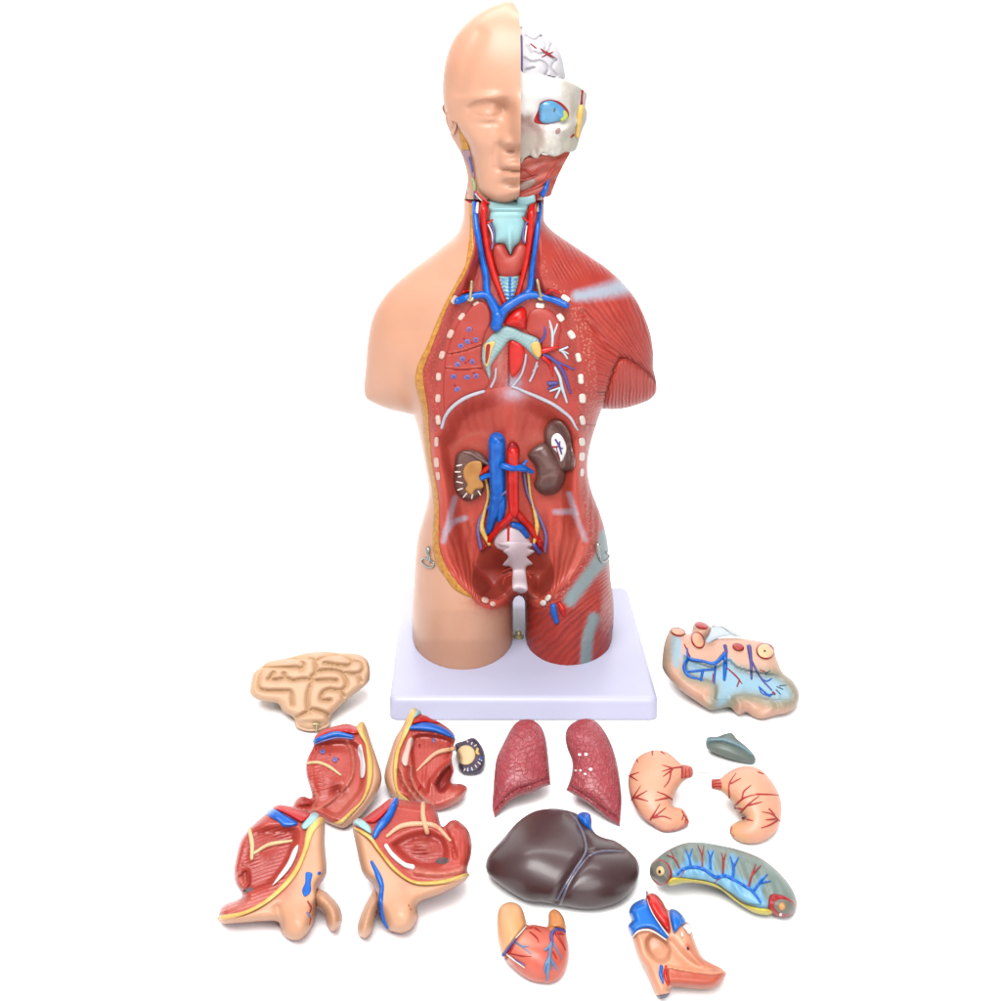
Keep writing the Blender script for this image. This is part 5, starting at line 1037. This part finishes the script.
ZL2 = lambda q: zc(210, 780, 6.257, q)
LLO = ZL2([(420, 155), (500, 165), (620, 203), (690, 222), (718, 260), (722, 420), (730, 580), (685, 672), (740, 710), (810, 790), (828, 870), (800, 930), (765, 948), (735, 920), (715, 830), (668, 790), (657, 850), (620, 950), (560, 1003), (500, 1000), (450, 960), (425, 890), (330, 885), (200, 895), (80, 900), (55, 860), (60, 820), (90, 780), (200, 730), (160, 650), (148, 580), (165, 470), (190, 380), (240, 310), (290, 260), (360, 200)])
pl = Piece('pelvis_section', 'lower left pelvis section with two cream ducts meeting in a V', 'pelvis model', LLO, 30, group=GP)
L_bowl = loop(ZL2([(250, 300), (430, 270), (560, 300), (555, 420), (490, 560), (380, 680), (220, 720), (170, 640), (155, 570), (180, 420)]))
L_floor = curve(ZL2([(60, 830), (200, 760), (330, 710), (430, 640)]))
def dl(x, y):
    return -6.5 * sst(0, 10, np.maximum(sd(x, y, L_bowl), 0)) + 5 * G(x, y, 255, 850, 14, 14) + 3 * groove(x, y, curve(ZL2([(170, 600), (230, 560), (240, 640), (200, 700)])), 1.6) + .15 * np.sin((y + .3 * x) * 1.9) * sst(0, 5, np.maximum(sd(x, y, L_bowl), 0)) \
        + 7 * G(x, y, 298, 920, 13, 16) + 3 * G(x, y, 333, 915, 6, 14, -25) - 4 * groove(x, y, curve(ZL2([(670, 690), (665, 780), (660, 860)])), 2.0) - 3 * groove(x, y, curve(ZL2([(420, 800), (440, 880), (450, 960)])), 4) * (x < 284)
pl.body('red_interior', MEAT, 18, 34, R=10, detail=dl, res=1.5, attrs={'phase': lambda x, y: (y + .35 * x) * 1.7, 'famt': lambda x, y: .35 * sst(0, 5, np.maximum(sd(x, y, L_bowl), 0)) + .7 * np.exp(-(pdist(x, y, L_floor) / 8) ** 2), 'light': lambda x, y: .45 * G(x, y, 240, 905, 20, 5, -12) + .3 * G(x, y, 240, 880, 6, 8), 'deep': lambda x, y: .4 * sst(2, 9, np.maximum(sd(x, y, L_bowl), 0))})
pk = lambda x, y: np.clip(.75 * G(x, y, 285, 890, 8, 16, 35) + .6 * G(x, y, 318, 918, 4, 8), 0, .8)
pl.over('skin', ZL2([(700, 240), (716, 262), (719, 420), (726, 580), (670, 668), (660, 850), (618, 948), (560, 1001), (500, 998), (452, 960), (427, 888), (330, 882), (200, 892), (80, 897), (57, 862), (200, 850), (325, 795), (455, 692), (545, 582), (605, 440), (640, 330)]), 1.8, SKINP, R=3, res=1.4, skirt=5, attrs={'pink': pk})
pl.over('hanging_lobe', ZL2([(680, 685), (740, 712), (808, 790), (826, 870), (799, 928), (766, 946), (737, 918), (717, 828), (672, 785), (662, 730)]), 8, SKINP, puff=True, res=1.4, skirt=6, attrs={'pink': z0})
pl.over('fat_edge', ZL2([(605, 310), (660, 242), (700, 232), (714, 262), (652, 330), (612, 440), (552, 580), (462, 690), (332, 790), (200, 850), (62, 878), (58, 850), (200, 822), (320, 764), (430, 672), (522, 562), (578, 440)]), 3, YELLOW, R=2.2, res=1.2, skirt=5)
pl.over('cyan_tip', ZL2([(572, 285), (640, 207), (682, 228), (604, 308)]), 3.4, CYAN, R=2.2, res=1.2, skirt=4)
pl.over('red_band', ZL2([(400, 178), (430, 157), (520, 167), (625, 213), (572, 265), (480, 215)]), 4, BAND, R=3, res=1.2, skirt=4)
pl.over('blue_band', ZL2([(352, 212), (395, 177), (470, 217), (548, 267), (520, 290), (460, 295), (430, 265)]), 3.4, BLUE, R=3, res=1.2, skirt=4)
pl.tube('cream_duct', CREAM, [(ZL2([(246, 305), (264, 400), (262, 490)]), [1.8, 2.5, 1.8])], off=.4); pl.tube('cream_duct', CREAM, [(ZL2([(278, 457), (370, 405), (510, 380)]), [1.4, 1.9, 1.3])], off=.4)
pl.over('bone_slit', ZL2([(552, 405), (545, 460), (495, 560), (392, 662), (420, 610), (482, 520), (520, 435)]), 2.0, WHITE, R=1.6, res=1.1, skirt=3, off=.6)
pl.over('blue_groove', ZL2([(600, 578), (640, 585), (632, 640), (630, 700), (592, 730), (576, 690), (594, 640)]), 1.2, BLUE, R=1.6, res=1.1, skirt=3, off=1.6)
pl.over('blue_spot', ell(*ZL2([(683, 583)])[0], 2.2, 1.8, -30), .8, BLUE, R=1.2, res=.9, off=1.6, step=.6)
pl.over('grey_spot', ell(*ZL2([(240, 688)])[0], 5, 2.4, -15), .8, mat('grey_wet', (130, 116, 120), (104, 88, 92), 100, .25), R=1.5, res=1)
pl.tube('red_nick', DKRED, [(ZL2([(612, 760), (632, 800), (622, 830)]), [.8, .9, .6]), (ZL2([(628, 870), (622, 905)]), [1.0, .6])], add=1.8, off=.2); pl.tube('grey_nick', LILAC, [(ZL2([(608, 830), (625, 858)]), [1.0, .8])], add=1.8, off=.2)

ZQ = lambda q: zc(340, 780, 6.253, q)
LRO = ZQ([(320, 112), (370, 120), (500, 140), (570, 150), (610, 210), (640, 290), (690, 255), (740, 255), (800, 310), (825, 390), (820, 470), (797, 550), (800, 600), (770, 640), (640, 710), (492, 772), (487, 860), (450, 930), (390, 960), (330, 950), (298, 928), (240, 810), (217, 880), (200, 950), (160, 992), (115, 970), (110, 900), (150, 790), (208, 690), (213, 660), (140, 580), (100, 420), (78, 300), (90, 240), (140, 240), (240, 170)])
pr = Piece('pelvis_section', 'lower right pelvis section with a long blue groove and a T shaped cream duct', 'pelvis model', LRO, 30, group=GP)
R_bowl = loop(ZQ([(300, 400), (420, 320), (560, 300), (660, 340), (700, 430), (680, 520), (580, 570), (470, 560), (370, 490)]))
def dr(x, y):
    return -6.5 * sst(0, 10, np.maximum(sd(x, y, R_bowl), 0)) + 3 * G(x, y, 422, 848, 12, 8) + .6 * np.sin(y * 1.5 + .1 * x) * G(x, y, 422, 847, 11, 9) - 3 * groove(x, y, curve(ZQ([(640, 290), (690, 380), (720, 480)])), 2.5) + 8 * G(x, y, 402, 912, 16, 17) + 3 * G(x, y, 366, 920, 6, 16, 20) \
        - 5 * groove(x, y, curve(ZQ([(225, 720), (240, 800)])), 2) + 3 * groove(x, y, curve(ZQ([(480, 575), (620, 585), (770, 560)])), 3)
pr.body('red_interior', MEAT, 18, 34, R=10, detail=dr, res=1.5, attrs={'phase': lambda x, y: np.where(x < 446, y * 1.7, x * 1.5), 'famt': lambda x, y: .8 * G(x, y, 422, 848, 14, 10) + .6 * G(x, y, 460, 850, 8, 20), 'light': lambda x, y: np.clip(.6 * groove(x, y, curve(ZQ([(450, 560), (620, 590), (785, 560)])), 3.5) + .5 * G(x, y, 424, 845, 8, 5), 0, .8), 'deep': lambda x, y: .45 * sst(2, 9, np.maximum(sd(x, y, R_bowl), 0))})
pr.over('skin', ZQ([(82, 300), (102, 420), (142, 578), (215, 655), (245, 800), (300, 925), (332, 947), (390, 957), (448, 927), (484, 858), (490, 770), (640, 707), (768, 637), (796, 602), (640, 652), (470, 655), (338, 575), (235, 450), (172, 370), (90, 312)]), 1.8, SKINP, R=3, res=1.4, skirt=5, attrs={'pink': lambda x, y: .35 * G(x, y, 404, 886, 6, 5)})
pr.over('hanging_lobe', ZQ([(212, 695), (232, 730), (240, 800), (216, 880), (198, 948), (160, 989), (118, 968), (113, 900), (152, 792)]), 8, SKINP, puff=True, res=1.4, skirt=6, attrs={'pink': z0})
pr.over('fat_edge', ZQ([(83, 292), (190, 342), (252, 430), (352, 550), (470, 628), (640, 622), (790, 583), (796, 608), (640, 652), (470, 653), (338, 572), (238, 450), (178, 372), (88, 312)]), 3, YELLOW, R=2.2, res=1.2, skirt=5)
pr.over('cyan_tip', ZQ([(82, 272), (100, 243), (135, 245), (190, 292), (193, 338), (130, 302)]), 3.2, CYAN, R=2.2, res=1.2, skirt=4)
pr.over('red_band', ZQ([(320, 115), (350, 126), (300, 190), (255, 240), (202, 270), (157, 246), (240, 172)]), 3.6, BAND, R=3, res=1.2, skirt=4)
pr.tube('blue_vessel', BLUE, [(ZQ([(348, 132), (305, 225), (245, 298), (216, 352)]), [3.2, 3.8, 4.2, 2.6])], off=.4)
duct = pr.tube('cream_duct', PEACH, [(ZQ([(520, 150), (520, 230), (545, 325)]), [2.4, 2.8, 2.6])], off=.5); pr.tube('cream_duct', PEACH, [(ZQ([(295, 350), (380, 290), (500, 274), (600, 292), (688, 378)]), [1.6, 2.4, 2.2, 2.2, 1.5])], off=.5)
pr.tube('bone_slit', WHITE, [(ZQ([(288, 412), (330, 470), (400, 528), (455, 545)]), [2.0, 2.0, 2.0, 2.2])], off=.5)
pr.over('grey_spot', ell(*ZQ([(640, 505)])[0], 7, 3.4, -6), .8, MATS['grey_wet'], R=2, res=1)
pr.tube('blue_groove', BLUE, [(ZQ([(198, 515), (235, 590), (262, 665), (256, 740), (270, 840), (295, 915)]), [1.6, 2.8, 3.0, 2.4, 3.4, 2.4])], add=1.5, off=-.1)
for cx, cy in ((430, 785), (442, 808)):
    pr.over('nick', ell(*ZQ([(cx, cy)])[0], .7, 1.6, -20), .4, LUNGSEC, R=.8, res=.8, off=1.7, step=.5)

# ================================================================== FLOOR, LIGHT, CAMERA
FLOORM = mat('studio_white', (255, 255, 255), (255, 255, 255), 1, .7)
nt = FLOORM.node_tree; bs = nt.nodes['Principled BSDF']
for l in list(bs.inputs['Base Color'].links): nt.links.remove(l)
bs.inputs['Base Color'].default_value = (.78, .78, .78, 1); bs.inputs['Specular IOR Level'].default_value = .2
prof = [(-2500, 0), (2300, 0)] + [(2300 + 700 * math.sin(a), 700 - 700 * math.cos(a)) for a in np.linspace(.1, math.pi / 2, 14)] + [(3000, 5000)]
V, Fs = [], []
for yy, zz in prof: V += [(-6000, yy, zz), (6000, yy, zz)]
for i in range(len(prof) - 1): Fs.append([2 * i, 2 * i + 1, 2 * i + 3, 2 * i + 2])
fl_ = mesh_obj('floor', V, Fs, FLOORM, None, None, None); fl_['kind'] = 'structure'; fl_['label'] = 'seamless white studio floor sweeping up behind the model'

w = bpy.data.worlds.new('World'); sc.world = w; w.use_nodes = True
w.node_tree.nodes['Background'].inputs['Color'].default_value = (1, 1, 1, 1); w.node_tree.nodes['Background'].inputs['Strength'].default_value = .5
def area(name, loc, to, sx, sy, power):
    l = bpy.data.lights.new(name, 'AREA'); l.shape = 'RECTANGLE'; l.size, l.size_y = sx, sy; l.energy = power
    o = bpy.data.objects.new(name, l); COL.objects.link(o)
    o.location = [q * .001 for q in loc]
    o.rotation_euler = (Vector(to) - Vector(loc)).to_track_quat('-Z', 'Y').to_euler()
    return o
area('key_softbox', (-540, -640, 2800), (40, 1250, 250), 2.3, 1.6, 246)
area('fill_softbox', (560, -250, 800), (60, 1280, 330), .9, .9, 19)
area('backdrop_softbox', (0, 1750, 2300), (0, 2700, 500), 2.4, .6, 66)

cam = bpy.data.cameras.new('camera'); co_ = bpy.data.objects.new('camera', cam); COL.objects.link(co_)
co_.location = (0, 0, H * .001); co_.rotation_euler = (math.pi / 2, 0, 0)
cam.sensor_width = 36; cam.lens = 36 * F / 1001
cam.shift_x = (500.5 - PX) / 1001; cam.shift_y = -(500.5 - PY) / 1001
cam.clip_start = .02; cam.clip_end = 50
sc.camera = co_
sc.view_settings.view_transform = 'Standard'; sc.view_settings.look = 'None'; sc.view_settings.exposure = 0; sc.view_settings.gamma = 1
try: sc.view_settings.use_curve_mapping = False
except Exception: pass
sc.render.engine = 'CYCLES'
sc.cycles.max_bounces = 6
